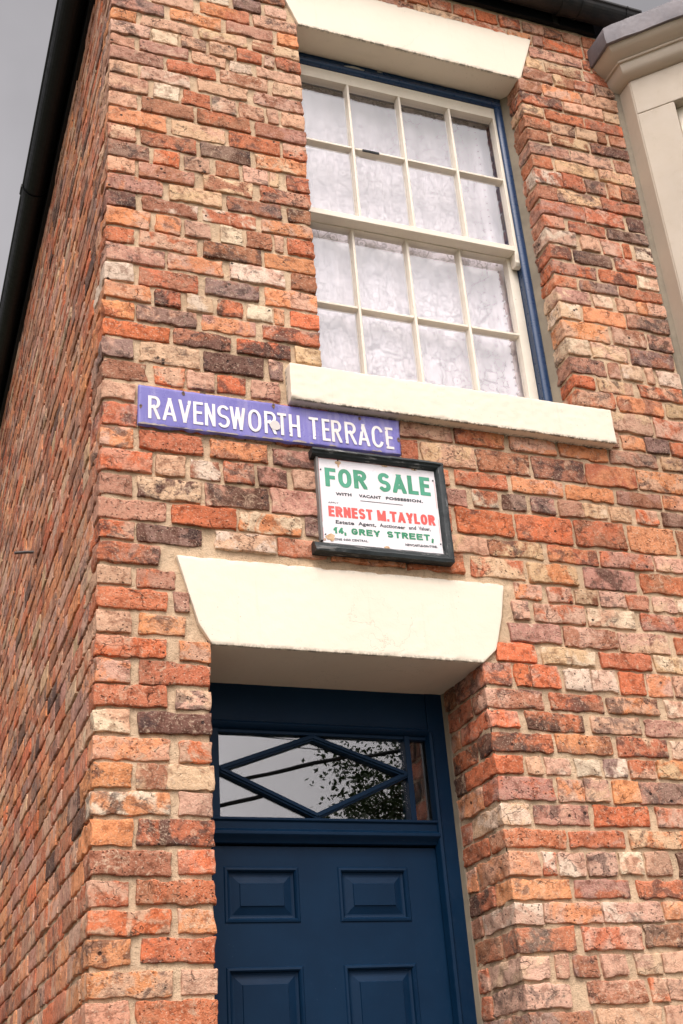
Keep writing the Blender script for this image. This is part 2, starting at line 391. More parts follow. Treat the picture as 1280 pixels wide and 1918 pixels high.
ROWS = """
-
1761,1859,b 1862,1949,b 1955,2046,b
1801,1843,m 1850,2045,Ob
1778,2024,pm 2035,2069,r
309,476,b 501,654,b 1757,1826,y 1835,2015,yb 2028,2171,rp
200,336,p 360,446,w 460,572,dg 590,676,p 1731,1856,pb 1868,1964,yb 1970,2062,rp 2070,2172,gp
-4,127,p 147,301,p 331,524,or 538,722,p 1681,1791,mb 1799,1982,op 1991,2173,p
4,190,mg 216,408,o 432,616,m 630,722,o 1682,1879,rd 1888,2076,p 2085,2168,y
2,89,o 109,299,p 326,510,py 533,722,by 1678,1782,yp 1791,1974,r 1980,2167,Ob
3,141,p 151,246,wp 258,348,p 364,455,p 471,566,r 578,616,p 622,723,rb 1678,1803,rb 1809,1917,dp 1926,2021,y 2025,2066,b 2084,2165,mb
0,87,m 101,282,mp 295,422,p 442,521,w 544,721,p 1676,1780,b 1794,1971,yb 1980,2164,db
-1,189,m 204,385,r 401,582,pb 607,719,py 1679,1869,mg 1874,2066,p 2078,2159,mb
0,97,p 109,287,pw 316,501,p 529,721,bp 1668,1778,br 1790,1969,y 1993,2153,yp
-1,133,mp 154,246,w 261,360,r 367,457,pw 470,561,pb 575,617,p 630,721,p 1683,1808,wr 1811,1907,br 1915,2007,mg 2020,2074,pr 2082,2154,bd
0,94,p 110,299,b 312,507,rb 528,720,mb 1680,1772,b 1772,1969,gy 1974,2158,rb
0,199,o 220,413,py 429,617,r 631,722,rp 1680,1876,rm 1883,2060,pr 2083,2159,gd
0,92,yb 109,305,rb 321,505,dg 522,721,oy 1672,1775,r 1794,1957,br 1974,2158,gd
3,138,gm 155,246,O 262,349,p 373,458,b 474,564,p 573,605,py 635,721,br 1684,1815,wp 1837,1919,p 1931,2019,pr 2030,2061,r 2084,2165,wd
-1,91,rp 105,296,bm 328,507,yb 533,720,r 1681,1780,rb 1791,1959,gd 1979,2160,rp
0,186,om 209,394,y 411,608,bg 631,717,bd 1678,1876,Om 1892,2056,r 2067,2163,pw
-2,93,md 115,305,wb 327,511,rw 533,720,op 1692,1778,r 1792,1961,bg 1968,2164,br
0,144,op 163,247,po 262,348,p 383,462,w 476,562,b 573,607,p 622,719,pr 1689,1827,ym 1841,1922,w 1942,2031,p 2037,2074,o 2078,2156,op
0,90,rb 111,303,pr 323,528,db 539,714,o 1694,1769,yw 1785,1964,o 1973,2161,gm
-3,189,m 203,391,op 413,607,wp 627,715,b 1694,1878,op 1894,2034,pb 2052,2151,dm
-2,91,w 106,303,rb 327,512,bg 533,716,po 1690,1780,w 1790,1943,py 1955,2141,gb
-1,147,o 159,245,dr 263,352,wy 367,453,rd 468,555,w 562,598,o 616,713,O 1684,1833,m 1845,1891,bp 1899,1986,yw 2004,2040,p 2059,2150,w
-1,93,ro 103,297,pg 312,497,om 518,712,rp 1675,1773,O 1785,1934,yp 1961,2149,pr
0,206,O 221,410,db 429,610,Od 627,713,y 1684,1842,pr 1857,2044,bo 2063,2200,y
-1,93,g 112,305,y 317,514,d 534,585,gp 1806,1978,py 1994,2139,rp
1,134,b 157,251,Op 260,350,p 360,452,O 471,566,m 1794,1824,m 1836,1932,o 1937,2035,g 2045,2128,r
0,97,p 974,1160,mp 1173,1359,ro 1382,1560,op 1574,1765,po 1776,1970,gm 1988,2145,yg
4,104,mr 973,1031,r 1044,1235,yp 1248,1445,db 1458,1660,db 1665,1867,or 1874,2107,po
3,95,op 113,308,r 330,513,ob 528,677,m 1069,1136,r 1153,1346,br 1366,1556,op 1568,1756,o 1770,1950,bm 1960,2160,o
5,151,O 164,253,p 269,360,wb 374,470,rp 482,574,dm 591,672,p 1086,1107,r 1119,1188,m 1210,1303,wr 1318,1408,gd 1427,1516,mg 1532,1624,m 1628,1720,yw 1732,1811,y 1836,1923,Op 1945,2037,gd
5,93,m 108,301,yd 313,508,md 519,670,mp 1091,1124,r 1140,1346,O 1359,1566,rO 1579,1770,br 1787,1972,o 1986,2193,b
5,194,m 209,406,O 418,609,ow 622,683,g 1082,1243,yp 1247,1443,yb 1460,1649,ro 1658,1861,rm 1872,2080,yp
2,99,pO 112,303,gd 339,527,wy 535,690,r 954,1148,rb 1172,1363,yr 1374,1559,oy 1581,1778,dm 1799,2002,rb
4,175,rm 1317,1413,op 1434,1523,pr 1534,1619,yb 1628,1723,p 1728,1813,r 1832,1920,py 1927,2030,w
5,95,p 109,220,rm 1301,1357,gp 1376,1560,pr 1571,1752,pw 1774,1965,mr
3,197,r 214,251,m 1278,1459,m 1472,1661,pb 1671,1860,yp 1886,2059,r
1,95,p 115,250,o 1238,1357,O 1378,1567,yw 1590,1777,r 1794,1990,wy
1,189,O 230,317,po 1165,1261,rm 1275,1323,O 1330,1426,Op 1445,1538,w 1544,1632,w 1647,1736,O 1748,1839,po 1845,1931,p
3,94,op 120,316,rb 1175,1359,pb 1383,1570,rb 1585,1772,op 1799,1991,wp
-3,196,r 221,316,yp 1173,1266,O 1291,1487,rd 1513,1693,pg 1710,1904,mp
2,95,wp 118,318,d 1174,1370,rd 1381,1574,ob 1593,1777,yr 1789,1915,w
-8,202,o 226,318,Op 1173,1260,O 1273,1320,p 1331,1416,wp 1434,1519,w 1534,1614,wg 1624,1714,pr 1724,1824,oy
1,98,o 114,317,yb 1171,1352,rm 1362,1452,op 1454,1539,yp 1549,1643,o 1643,1832,gm
2,202,ow 225,317,p 1172,1257,yw 1272,1456,pm 1472,1665,O 1685,1815,rp
-5,104,o 117,314,dr 1166,1364,r 1377,1561,rm 1579,1801,oy
-1,206,b 222,313,O 1169,1264,o 1278,1323,wr 1330,1419,pw 1426,1520,p 1529,1609,pw 1620,1706,p 1731,1824,d
3,97,rp 114,313,br 1167,1357,o 1370,1554,rm 1573,1784,r
6,203,Op 222,313,op 1167,1251,pw 1261,1445,op 1451,1647,pw 1653,1824,o
2,102,o 126,312,rO 1165,1349,rd 1371,1563,pr 1575,1774,bd
2,206,po 224,311,p 1160,1254,py 1271,1312,m 1328,1409,bg 1420,1502,p 1525,1609,py 1618,1710,p
5,97,r 116,310,rb 1154,1307,p 1362,1547,bp 1564,1619,Op 1622,1769,p
""".strip('\n').split('\n')
TONE = {'o': (.69, .280, .125), 'O': (.66, .175, .072), 'r': (.53, .165, .080), 'b': (.38, .160, .090), 'p': (.62, .365, .250),
        'm': (.48, .245, .175), 'g': (.27, .170, .135), 'd': (.12, .062, .046), 'y': (.68, .455, .275), 'w': (.76, .590, .430)}

_mean = (.50, .215, .125)
TONE = {k: tuple(1.05 * (.90 * a + .10 * b) for a, b in zip(v, _mean)) for k, v in TONE.items()}

# ------------------------------------------------------------------ brick walls
K0 = -7
WX0, WX1 = .718, 1.684          # window opening
WZ0, WZ1 = 3.79, 5.408
DX0, DX1 = .317, 1.166          # door opening
DZ1 = 2.792
SILL = (.588, 1.783, 3.627, 3.765)
WY, DY = .113, .292             # depth of the window and the door in their reveals
XR = 2.165                      # where the brickwork meets the bay
EAVE = 5.80
DL_L = [(2.792, .322), (2.85, .285), (3.062, .222)]      # door lintel ends (z, x)
DL_R = [(2.792, 1.170), (2.835, 1.218), (2.942, 1.252), (3.058, 1.276)]
WL_L = [(5.408, .722), (5.665, .620)]
WL_R = [(5.408, 1.698), (5.665, 1.786)]
def interp(t, z): return float(np.interp(z, [a for a, b in t], [b for a, b in t]))

def zrow(k, x, lo=True):
    i = k - K0
    def g(i):
        if i < 0: return ZL[0] - .0725 * i, ZR[0] - .0725 * i
        if i >= len(ZL): return ZL[-1] - .0728 * (i - len(ZL) + 1), ZR[-1] - .0728 * (i - len(ZL) + 1)
        return ZL[i], ZR[i]
    a, b = g(i)
    x = min(max(x, 0), 1.8)
    return a + (b - a) * x / 1.4

def pick(code, rr):
    a = np.array(TONE[code[0]])
    if len(code) > 1: b = np.array(TONE[code[1]])
    else:
        q = rr.random()
        b = np.array(TONE['p']) if q < .35 else a * (.62 if q < .7 else 1.12)
        b = .45 * a + .55 * b
    j = 1 + (rr.random() - .5) * .22
    hs = np.array([1 + (rr.random() - .5) * .08, 1, 1 + (rr.random() - .5) * .16])
    return np.clip(a * j * hs, 0, .8), np.clip(b * j * hs, 0, .8)

class Bricks:
    def __init__(self, flat=1): self.flat = flat; self.V = []; self.F = []; self.CA = []; self.CB = []; self.R = []; self.n = 0
    def face(self, A, B, o, ai, bi, ci, cval, box, r, col, flip):
        A2, B2 = np.meshgrid(A, B, indexing='ij')
        P = np.zeros((A2.size, 3)); P[:, ai] = A2.ravel(); P[:, bi] = B2.ravel(); P[:, ci] = cval
        lo = np.array([box[0], box[2], box[4]]) + r; hi = np.array([box[1], box[3], box[5]]) - r
        q = np.clip(P, lo, hi); d = P - q; L = np.linalg.norm(d, axis=1, keepdims=True); L[L == 0] = 1
        P = q + d / L * r
        na, nb = len(A), len(B)
        i = np.arange(na - 1)[:, None] * nb + np.arange(nb - 1)[None, :] + self.n
        f = np.stack([i, i + nb, i + nb + 1, i + 1], -1).reshape(-1, 4)
        if flip: f = f[:, ::-1]
        self.V.append(P); self.F.append(f)
        m = len(P)
        self.CA.append(np.tile(col[0], (m, 1))); self.CB.append(np.tile(col[1], (m, 1))); self.R.append(np.tile(col[2], (m, 1)))
        self.n += m
    def brick(self, x0, x1, y0, y1, z0, z1, faces, col, step=.010, r=None):
        r = r or random.uniform(.0018, .0042)
        def ax(a, b):
            n = max(2, int(round((b - a - 2 * r) / step)))
            return np.concatenate([[a, a + .35 * r], np.linspace(a + r, b - r, n + 1), [b - .35 * r, b]])
        box = (x0, x1, y0, y1, z0, z1)
        X, Y, Z = ax(x0, x1), ax(y0, y1), ax(z0, z1)
        if 'f' in faces: self.face(X, Z, 0, 0, 2, 1, y0, box, r, col, False)       # -y
        if 'l' in faces: self.face(Y, Z, 0, 1, 2, 0, x0, box, r, col, True)        # -x
        if 'r' in faces: self.face(Y, Z, 0, 1, 2, 0, x1, box, r, col, False)       # +x
        if 't' in faces: self.face(X, Y, 0, 0, 1, 2, z1, box, r, col, False)
        if 'b' in faces: self.face(X, Y, 0, 0, 1, 2, z0, box, r, col, True)
    def data(self, amp=1.0):
        V = np.concatenate(self.V); F = np.concatenate(self.F); R = np.concatenate(self.R)
        off = R[:, :3] * 53
        D = vnoise3(V * 14 + off, 1) * .0030 + vnoise3(V * 27 + off, 7) * .0030 + vnoise3(V * 42 + off, 2) * .0032 + vnoise3(V * 95 + off, 3) * .0022
        # spalled arrises here and there
        sp = np.clip(vnoise(V * 24 + off, 6) - .45, 0, 1)[:, None]
        # keep the faces flat and worn: most of the distortion stays in the plane of the wall
        D[:, self.flat] *= .38
        if self.flat == 0: D *= .75
        V = V + D * amp
        c = np.zeros_like(V); c[:] = (0, 1, 0)
        return V, F, np.concatenate(self.CA), np.concatenate(self.CB), R, sp

def surface_grid(U, W, keep, place, z_amp):
    """mortar bed as a displaced grid; place(u, w) -> xyz"""
    A, B = np.meshgrid(U, W, indexing='ij')
    P = place(A.ravel(), B.ravel())
    nu, nw = len(U), len(W)
    i = (np.arange(nu - 1)[:, None] * nw + np.arange(nw - 1)[None, :])
    cu = (U[:-1] + U[1:]) / 2; cw = (W[:-1] + W[1:]) / 2
    K = keep(*np.meshgrid(cu, cw, indexing='ij'))
    f = np.stack([i, i + nw, i + nw + 1, i + 1], -1)[K]
    D = vnoise3(P * 20, 21) * .004 * z_amp + vnoise3(P * 70, 22) * .002 * z_amp
    return P, D, f.reshape(-1, 4)

def wall_object(name, br, grids, parent):
    V, F, CA, CB, R, sp = br.data()
    nb = len(V); nf = len(F)
    Vs = [V]; Fs = [F]; n = nb
    for P, f in grids:
        Vs.append(P); Fs.append(f + n); n += len(P)
    V = np.concatenate(Vs); F = np.concatenate(Fs)
    me = bpy.data.meshes.new(name)
    me.vertices.add(len(V)); me.vertices.foreach_set('co', V.astype(np.float32).ravel())
    me.loops.add(F.size); me.loops.foreach_set('vertex_index', F.astype(np.int32).ravel())
    me.polygons.add(len(F)); me.polygons.foreach_set('loop_start', (np.arange(len(F)) * 4).astype(np.int32))
    me.polygons.foreach_set('loop_total', np.full(len(F), 4, np.int32))
    mi = np.zeros(len(F), np.int32); mi[nf:] = 1
    for nm, arr in (('ca', CA), ('cb', CB), ('rnd', R)):
        at = me.attributes.new(nm, 'FLOAT_COLOR', 'POINT')
        full = np.ones((len(V), 4), np.float32); full[:nb, :3] = arr
        at.data.foreach_set('color', full.ravel())
    me.update(calc_edges=True); me.validate()
    o = link(name, me, [M_brick, M_mortar], parent)
    me.polygons.foreach_set('material_index', mi)
    me.polygons.foreach_set('use_smooth', np.ones(len(F), bool))
    return o

house = thing('terrace_house', 'old brick end-of-terrace house with cream lintels, sash window and navy front door', 'house')

front, side = Bricks(1), Bricks(0)
rr = random.Random(5)
def colour(code):
    a, b = pick(code, rr)
    soot = rr.random() ** 1.6
    if 'd' in code or 'g' in code: soot = max(soot, .7)
    return a, b, np.array([rr.random(), rr.random(), soot])
CODES = ['r', 'rp', 'p', 'pm', 'o', 'op', 'O', 'm', 'b', 'br', 'y', 'yp', 'rp', 'bg', 'pr', 'op', 'om', 'rb', 'mb', 'r', 'o', 'b', 'rO', 'ob', 'ro', 'po', 'rb', 'rp', 'd']
side_first = {}
for k in range(K0, 73):
    zm = zrow(k, .6) + .033
    if zm > EAVE - .02 or zm < .02: continue
    blocks = []
    if WZ0 < zm < WZ1: blocks.append((WX0, WX1, 'w'))
    if zm < DZ1: blocks.append((DX0, DX1, 'd'))
    if DZ1 <= zm < 3.055: blocks.append((interp(DL_L, zm) - .006, interp(DL_R, zm) + .006, 'l'))
    if WZ1 <= zm < 5.662: blocks.append((interp(WL_L, zm) - .006, interp(WL_R, zm) + .006, 'l'))
    if SILL[2] - .012 < zm < SILL[3] + .02: blocks.append((SILL[0] - .006, SILL[1] + .006, 'l'))
    free = []; c = 0.0
    for b in sorted(blocks):
        if b[0] > c + .02: free.append((c, b[0], b[2]))
        c = b[1]
    free.append((c, XR, 'e'))
    listed = []
    i = k - K0
    if i < len(ROWS) and ROWS[i].strip() != '-':
        for s in ROWS[i].split():
            a, b, code = s.split(','); listed.append((int(a) / 1000, int(b) / 1000, code))
    def corner_kind(edge, w):
        for b in blocks:
            if b[2] in 'wd' and abs(edge - (b[0] if w == 'r' else b[1])) < .018: return b[2]
        return None
    placed = []
    for fi, (fa, fb, _) in enumerate(free):
        inside = []
        for a, b, code in listed:
            m_ = (a + b) / 2
            if fa < m_ < fb:
                a2, b2 = max(a, fa), min(b, fb)
                if a2 - fa < .016: a2 = fa
                if fb - b2 < .016: b2 = fb
                if b2 - a2 > .02: inside.append((a2, b2, code))
        inside.sort()
        cur = fa; res = []
        def fill(a, b):
            edge_l, edge_r = abs(a - fa) < 1e-6, abs(b - fb) < 1e-6
            x = a + (0 if edge_l else .012); e = b - (0 if edge_r else .012)
            if k > 47 and edge_l and (k % 2): w0 = .096
            else: w0 = None
            hdr = (k % 4 == 2)
            while e - x > .032:
                w = w0 or ((.096 if hdr else .197) + rr.uniform(-.007, .007)); w0 = None
                if e - x - w < .05: w = e - x
                if w > .24: w = w / 2
                res.append((x, x + w, rr.choice(CODES))); x += w + rr.uniform(.010, .015)
        for a, b, code in inside:
            if a - cur > .058: fill(cur, a)
            res.append((a, b, code)); cur = b
        if fb - cur > .05: fill(cur, fb)
        placed += res
    for a, b, code in placed:
        col = colour(code)
        xm = (a + b) / 2
        z0 = zrow(k, xm) + rr.uniform(-.0015, .002); z1 = zrow(k - 1, xm) - rr.uniform(.009, .0135)
        pr = rr.uniform(.0005, .006)
        faces = 'ftb'; y1 = .022; x0, x1 = a, b
        x0 += 0; step = .010
        if a < .02:
            faces += 'l'; x0 = -.003; y1 = .200 if (b - a) < .15 else .096
            side_first[k] = (y1, z0, z1)
        else: faces += 'l'
        faces += 'r'
        for kind, D in (('w', WY), ('d', DY)):
            if corner_kind(b, 'r') == kind or corner_kind(a, 'l') == kind:
                y1 = D if kind == 'w' else (.196 if (b - a) < .15 else .094)
                if kind == 'd':
                    # the next brick in the reveal
                    c2 = colour(rr.choice(['r', 'rp', 'p', 'b', 'm', 'rd', 'op', 'br', 'gb', 'd']))
                    if corner_kind(a, 'l'): front.brick(a + rr.uniform(-.003, .002), a + .03, y1 + .012, D, z0, z1, 'lftb', c2, step)
                    else: front.brick(b - .03, b + rr.uniform(-.002, .003), y1 + .012, D, z0, z1, 'rftb', c2, step)
        # bricks beside the raking lintel ends are cut to its slope
        front.brick(x0, x1, -pr, y1, z0, z1, faces, col, step if zm > 1.7 else .02)

# side wall: stretchers with a header course every fourth row
SIDE_LEN = 9.0
for k in range(K0, 73):
    zm = zrow(k, 0) + .033
    if zm > 5.79 or zm < .02: continue
    y = side_first.get(k, (.1, 0, 0))[0] + .012
    z0b, z1b = zrow(k, 0), zrow(k - 1, 0)
    hdr = k % 4 == 1
    while y < SIDE_LEN - .05:
        w = (.096 if hdr else .200) + rr.uniform(-.008, .008)
        if not hdr and rr.random() < .10: w = .096
        near = y < 4.3 and zm > 1.8
        col = colour(rr.choice(CODES))
        z0 = z0b + rr.uniform(-.004, .005); z1 = z1b - rr.uniform(.008, .014)
        pr = rr.uniform(.0, .006)
        side.brick(-pr, .022, y, min(y + w, SIDE_LEN), z0, z1, 'lftbr'.replace('r', '') if near else 'l', col, .012 if near else .03)
        y += w + rr.uniform(.009, .014)

def inside_open(x, z, e=0.0):
    a = (x > WX0 + e) & (x < WX1 - e) & (z > WZ0 - .1) & (z < WZ1 + .05)
    b = (x > DX0 + e) & (x < DX1 - e) & (z < DZ1 + .05)
    return a | b
def edges(a, b, step, extra=()):
    u = list(np.arange(a, b, step)) + [b] + list(extra)
    u = np.array(sorted(set(round(q, 5) for q in u)))
    return u[np.concatenate([[True], np.diff(u) > .0025])] if not extra else u
MY = .0055
U = edges(0.004, XR, .013, (WX0 - .006, WX1 + .006, DX0 - .006, DX1 + .006)); W = edges(0.0, EAVE, .013, (WZ1 + .03, WZ0 - .08))
P, D, f = surface_grid(U, W, lambda x, z: ~inside_open(x, z, -.005), lambda u, w: np.stack([u, np.full_like(u, MY), w], 1), 1)
grids = [(P + D * [.0, 1, 0], f)]
for x, D0, za, zb, flip in ((WX0 - .006, .115, 3.70, 5.43, True), (WX1 + .006, .115, 3.70, 5.43, False), (DX0 - .006, .295, 0, 2.82, True), (DX1 + .006, .295, 0, 2.82, False)):
    P, D, f = surface_grid(edges(MY, D0, .013), edges(za, zb, .013), lambda a, b: np.ones_like(a, bool), lambda u, w: np.stack([np.full_like(u, x), u, w], 1), 1)
    D[:, 1:] = 0
    grids.append((P + D, f if flip else f[:, ::-1]))
wall_front = wall_object('front_wall', front, grids, house)
P, D, f = surface_grid(edges(0.004, 4.5, .02), edges(0, 5.81, .02), lambda a, b: np.ones_like(a, bool), lambda u, w: np.stack([np.full_like(u, .0055), u, w], 1), 1)
D[:, 1:] = 0
P2, D2, f2 = surface_grid(edges(4.5, SIDE_LEN, .25), edges(0, 5.81, .25), lambda a, b: np.ones_like(a, bool), lambda u, w: np.stack([np.full_like(u, .0045), u, w], 1), 0)
wall_side = wall_object('side_wall', side, [(P + D, f[:, ::-1]), (P2, f2[:, ::-1])], house)

# rest of the carcass: party wall, rear wall, walls behind, ceilings and dark hall
mb = MB()
mb.box(.30, 4.6, 8.9, 9.0, 0, 5.8); mb.box(4.6, 4.75, .0, 9.0, 0, 5.8)
mb.box(.05, .30, .30, 9.0, 0, 5.8)
mb.box(XR, 4.6, .02, .12, 0, 5.8)
mb.build('inner_wall', M_mortar, house)
mb = MB()
# room behind the sash window, and the hall behind the door, each a closed shell
def shell(mb, x0, x1, y0, y1, z0, z1, t=.03):
    mb.box(x0 - t, x0, y0, y1, z0 - t, z1 + t); mb.box(x1, x1 + t, y0, y1, z0 - t, z1 + t)
    mb.box(x0 - t, x1 + t, y1, y1 + t, z0 - t, z1 + t)
    mb.box(x0, x1, y0, y1, z0 - t, z0); mb.box(x0, x1, y0, y1, z1, z1 + t)
shell(mb, .45, 2.2, .33, 3.0, 3.3, 5.72)
mb.build('bedroom_interior', M_room, house)
mb = MB(); shell(mb, .36, 1.9, .42, 4.0, .3, 2.9)
mb.build('hall_interior', M_dark, house)

# ------------------------------------------------------------------ painted stone: lintels and sill
def stone(name, x0, x1, y0, y1, z0, z1, parent, warp=None, chips=1.0, step=.012, seed=0):
    """worn stone block: rounded, displaced, closed"""
    r = .0025
    br = Bricks(); c = (np.zeros(3), np.zeros(3), np.zeros(3))
    br.brick(x0, x1, y0, y1, z0, z1, 'flrtb', c, step, r)
    V = np.concatenate(br.V); F = np.concatenate(br.F)
    Vn_ = V.copy()
    if warp is not None: V = warp(V)
    d = vnoise3(V * 6 + seed, 31) * .0005 + vnoise3(V * 70 + seed, 32) * .0007 * chips
    # chipped edges
    ch = (np.clip(vnoise(V * 34 + seed * 3, 33) - .30, 0, 1) * .007 + np.clip(vnoise(V * 90 + seed * 3, 34) - .2, 0, 1) * .003) * chips
    edge = (np.minimum(np.abs(V[:, 2] - V[:, 2].min()), np.abs(V[:, 2] - V[:, 2].max())) < .006) & (V[:, 1] < y0 + .006)
    V = V + d
    V[:, 2] += np.where(edge, np.where(V[:, 2] < (z0 + z1) / 2, ch, -ch), 0)
    V[:, 1] += np.where(edge, ch, 0)
    me = mesh_from(V, F, name)
    # ragged grime along the front arrises of the block
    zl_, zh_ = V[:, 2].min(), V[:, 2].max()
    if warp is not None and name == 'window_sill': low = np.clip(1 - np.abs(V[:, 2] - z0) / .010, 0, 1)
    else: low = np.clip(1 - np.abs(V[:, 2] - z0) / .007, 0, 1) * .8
    back_ = np.clip(1 - np.abs(V[:, 1] - 0) / .02, 0, 1) * (V[:, 1] > -.03) if name == 'window_sill' else 0  # sill colour also goes darker in a band along the wall line
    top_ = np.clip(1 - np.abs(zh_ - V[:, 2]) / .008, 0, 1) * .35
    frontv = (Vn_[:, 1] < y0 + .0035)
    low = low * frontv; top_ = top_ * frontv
    dirt = np.clip(np.maximum(np.maximum(low, top_), back_) , 0, 1).astype(np.float32)  # front arris grime plus the darker sill band along the wall line
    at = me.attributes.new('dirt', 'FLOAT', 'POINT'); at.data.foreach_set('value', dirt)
    o = link(name, me, M_stone, parent)
    me.polygons.foreach_set('use_smooth', [True] * len(me.polygons))
    return o
def taper(Lt, Rt, x0, x1):
    def w(V):
        z = V[:, 2]; a = np.interp(z, [q[0] for q in Lt], [q[1] for q in Lt]); b = np.interp(z, [q[0] for q in Rt], [q[1] for q in Rt])
        V = V.copy(); V[:, 0] = a + (V[:, 0] - x0) / (x1 - x0) * (b - a); return V
    return w
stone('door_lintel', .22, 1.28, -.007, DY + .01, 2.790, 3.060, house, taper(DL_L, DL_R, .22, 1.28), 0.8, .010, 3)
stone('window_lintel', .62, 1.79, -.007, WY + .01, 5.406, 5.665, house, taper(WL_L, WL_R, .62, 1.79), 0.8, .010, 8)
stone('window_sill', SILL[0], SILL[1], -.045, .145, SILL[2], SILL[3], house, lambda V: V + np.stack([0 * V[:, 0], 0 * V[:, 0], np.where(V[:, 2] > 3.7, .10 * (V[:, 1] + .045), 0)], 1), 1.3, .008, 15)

# ------------------------------------------------------------------ sash window
fr = MB()
F0, F1 = .69, 1.70
# outer linings of the box frame with a rounded bead, seen as the blue strip
def lining(mb, x0, x1, z0, z1, vertical=True):
    mb.box(x0, x1, WY, .225, z0, z1)
mb = fr
mb.box(1.640, 1.72, WY + .012, .23, 3.76, 5.43)            # right jamb
mb.box(.68, .735, WY + .012, .23, 3.76, 5.43)
mb.box(.735, 1.640, WY + .012, .23, 5.352, 5.43)            # head
mb.box(.735, 1.640, WY + .022, .23, 3.74, 3.835)            # frame sill
# rounded staff bead
mb.prism([(1.647 + .019 * math.cos(a), WY + .014 + .012 * -math.sin(a)) for a in [math.pi * i / 10 for i in range(11)]], 'z', 3.79, 5.36)
mb.prism([(5.366 + .012 * math.cos(a), 0) for a in (0, 1)] and [(WY + .014 - .012 * math.sin(a), 5.371 + .015 * math.cos(a)) for a in [math.pi * i / 10 for i in range(11)]], 'x', .70, 1.660)
frame = mb.build('sash_window', M_blue2, house, bevel=.003)
# bare patch where the paint has come off the head
def blob(cx, cz, rx, rz, y, seed, n=26, jag=.35, axis='y', tri=None):
    pts = []
    for i in range(n):
        a = 2 * math.pi * i / n
        q = 1 + jag * float(vnoise(np.array([[math.cos(a) * 2.1 + seed, math.sin(a) * 2.1, seed * 1.7]]), 40)[0]) + .12 * float(vnoise(np.array([[a * 6, seed, 2.]]), 41)[0])
        pts.append((cx + rx * q * math.cos(a), cz + rz * q * math.sin(a)))
    return pts
mb = MB()
mb.prism(blob(1.005, 5.388, .042, .008, 0, 3.3), 'y', WY + .0095, WY + .013)
mb.build('bare_patch', paint('pale_undercoat', (.50, .46, .42), (.40, .37, .36), .7), frame)
mb = MB()
mb.prism(blob(1.115, 5.402, .010, .003, 0, 7.1), 'y', WY + .0095, WY + .013)
mb.build('bare_patch', paint('pale_undercoat', (.50, .46, .42), (.40, .37, .36), .7), frame)
# mortar fillet between frame and reveal
mb = MB()
P_ = [(1.664, WY + .010), (1.690, WY - .022), (1.692, WY + .014)]
mb.prism(P_, 'z', 3.78, 5.41)
mb.build('mortar_fillet', M_seal, frame)

def sash(name, y, z0, z1, zbar, bars, xg0, xg1, top, bot, xs0, xs1, parent, th=.038):
    mb = MB()
    b = .0082
    yb = y + th
    mb.box(xs0, xg0, y, yb, z0, z1); mb.box(xg1, xs1, y, yb, z0, z1)
    mb.box(xg0, xg1, y, yb, z1 - top, z1); mb.box(xg0, xg1, y, yb, z0, z0 + bot)
    # glazing bars, with slender fronts and a wider rebate behind
    for x in bars:
        mb.prism([(x - b, yb), (x - b, y + .014), (x - .0045, y + .001), (x + .0045, y + .001), (x + b, y + .014), (x + b, yb)], 'z', z0 + bot, z1 - top)
    xs = [xg0] + [q for x in bars for q in (x - b, x + b)] + [xg1]
    for i in range(0, len(xs), 2):
        mb.prism([(yb, zbar - b), (y + .015, zbar - b), (y + .002, zbar - .0045), (y + .002, zbar + .0045), (y + .015, zbar + b), (yb, zbar + b)], 'x', xs[i], xs[i + 1])
    # putty bevel round each pane group
    s = mb.build(name, M_white, parent, bevel=.0016, seg=2)
    pm = MB()
    pm.box(xg0 - .004, xg1 + .004, y + .018, y + .021, z0 + bot - .004, z1 - top + .004)
    return s, pm
UY, LY = WY + .016, WY + .058
s1, p1 = sash('upper_sash', UY, 4.580, 5.350, 4.955, (.968, 1.192, 1.416), .748, 1.618, .058, .028, .716, 1.6395, frame)
s2, p2 = sash('lower_sash', LY, 3.836, 4.600, 4.212, (.950, 1.172, 1.394), .735, 1.600, .024, .062, .700, 1.6385, frame)
p1.v += []; gm = MB()
gm.v = list(p1.v); gm.f = list(p1.f); gm.mi = list(p1.mi); gm.add(p2.v, p2.f)
gm.build('window_panes', M_glass, frame)
# projecting meeting rail of the upper sash, and its horn
mb = MB()
mb.prism([(UY - .006, 4.5795), (UY + .041, 4.5785), (UY + .041, 4.609), (UY - .006, 4.605)], 'x', .716, 1.612)
mb.build('meeting_rail', M_white, frame, bevel=.0025)
mb = MB()
hp = [(UY - .002, 4.58), (UY - .002, 4.562), (UY + .004, 4.547), (UY + .001, 4.532), (UY + .010, 4.518), (UY + .026, 4.514), (UY + .040, 4.525), (UY + .040, 4.58)]
mb.prism(hp, 'x', 1.6125, 1.6390)
mb.build('sash_horn', M_white, frame, bevel=.0025)
# missing paint / slipped putty under the second pane of the upper sash
mb = MB(); mb.box(1.005, 1.075, UY - .0008, UY + .004, 4.948, 4.957)
mb.build('bare_patch', M_black, frame)

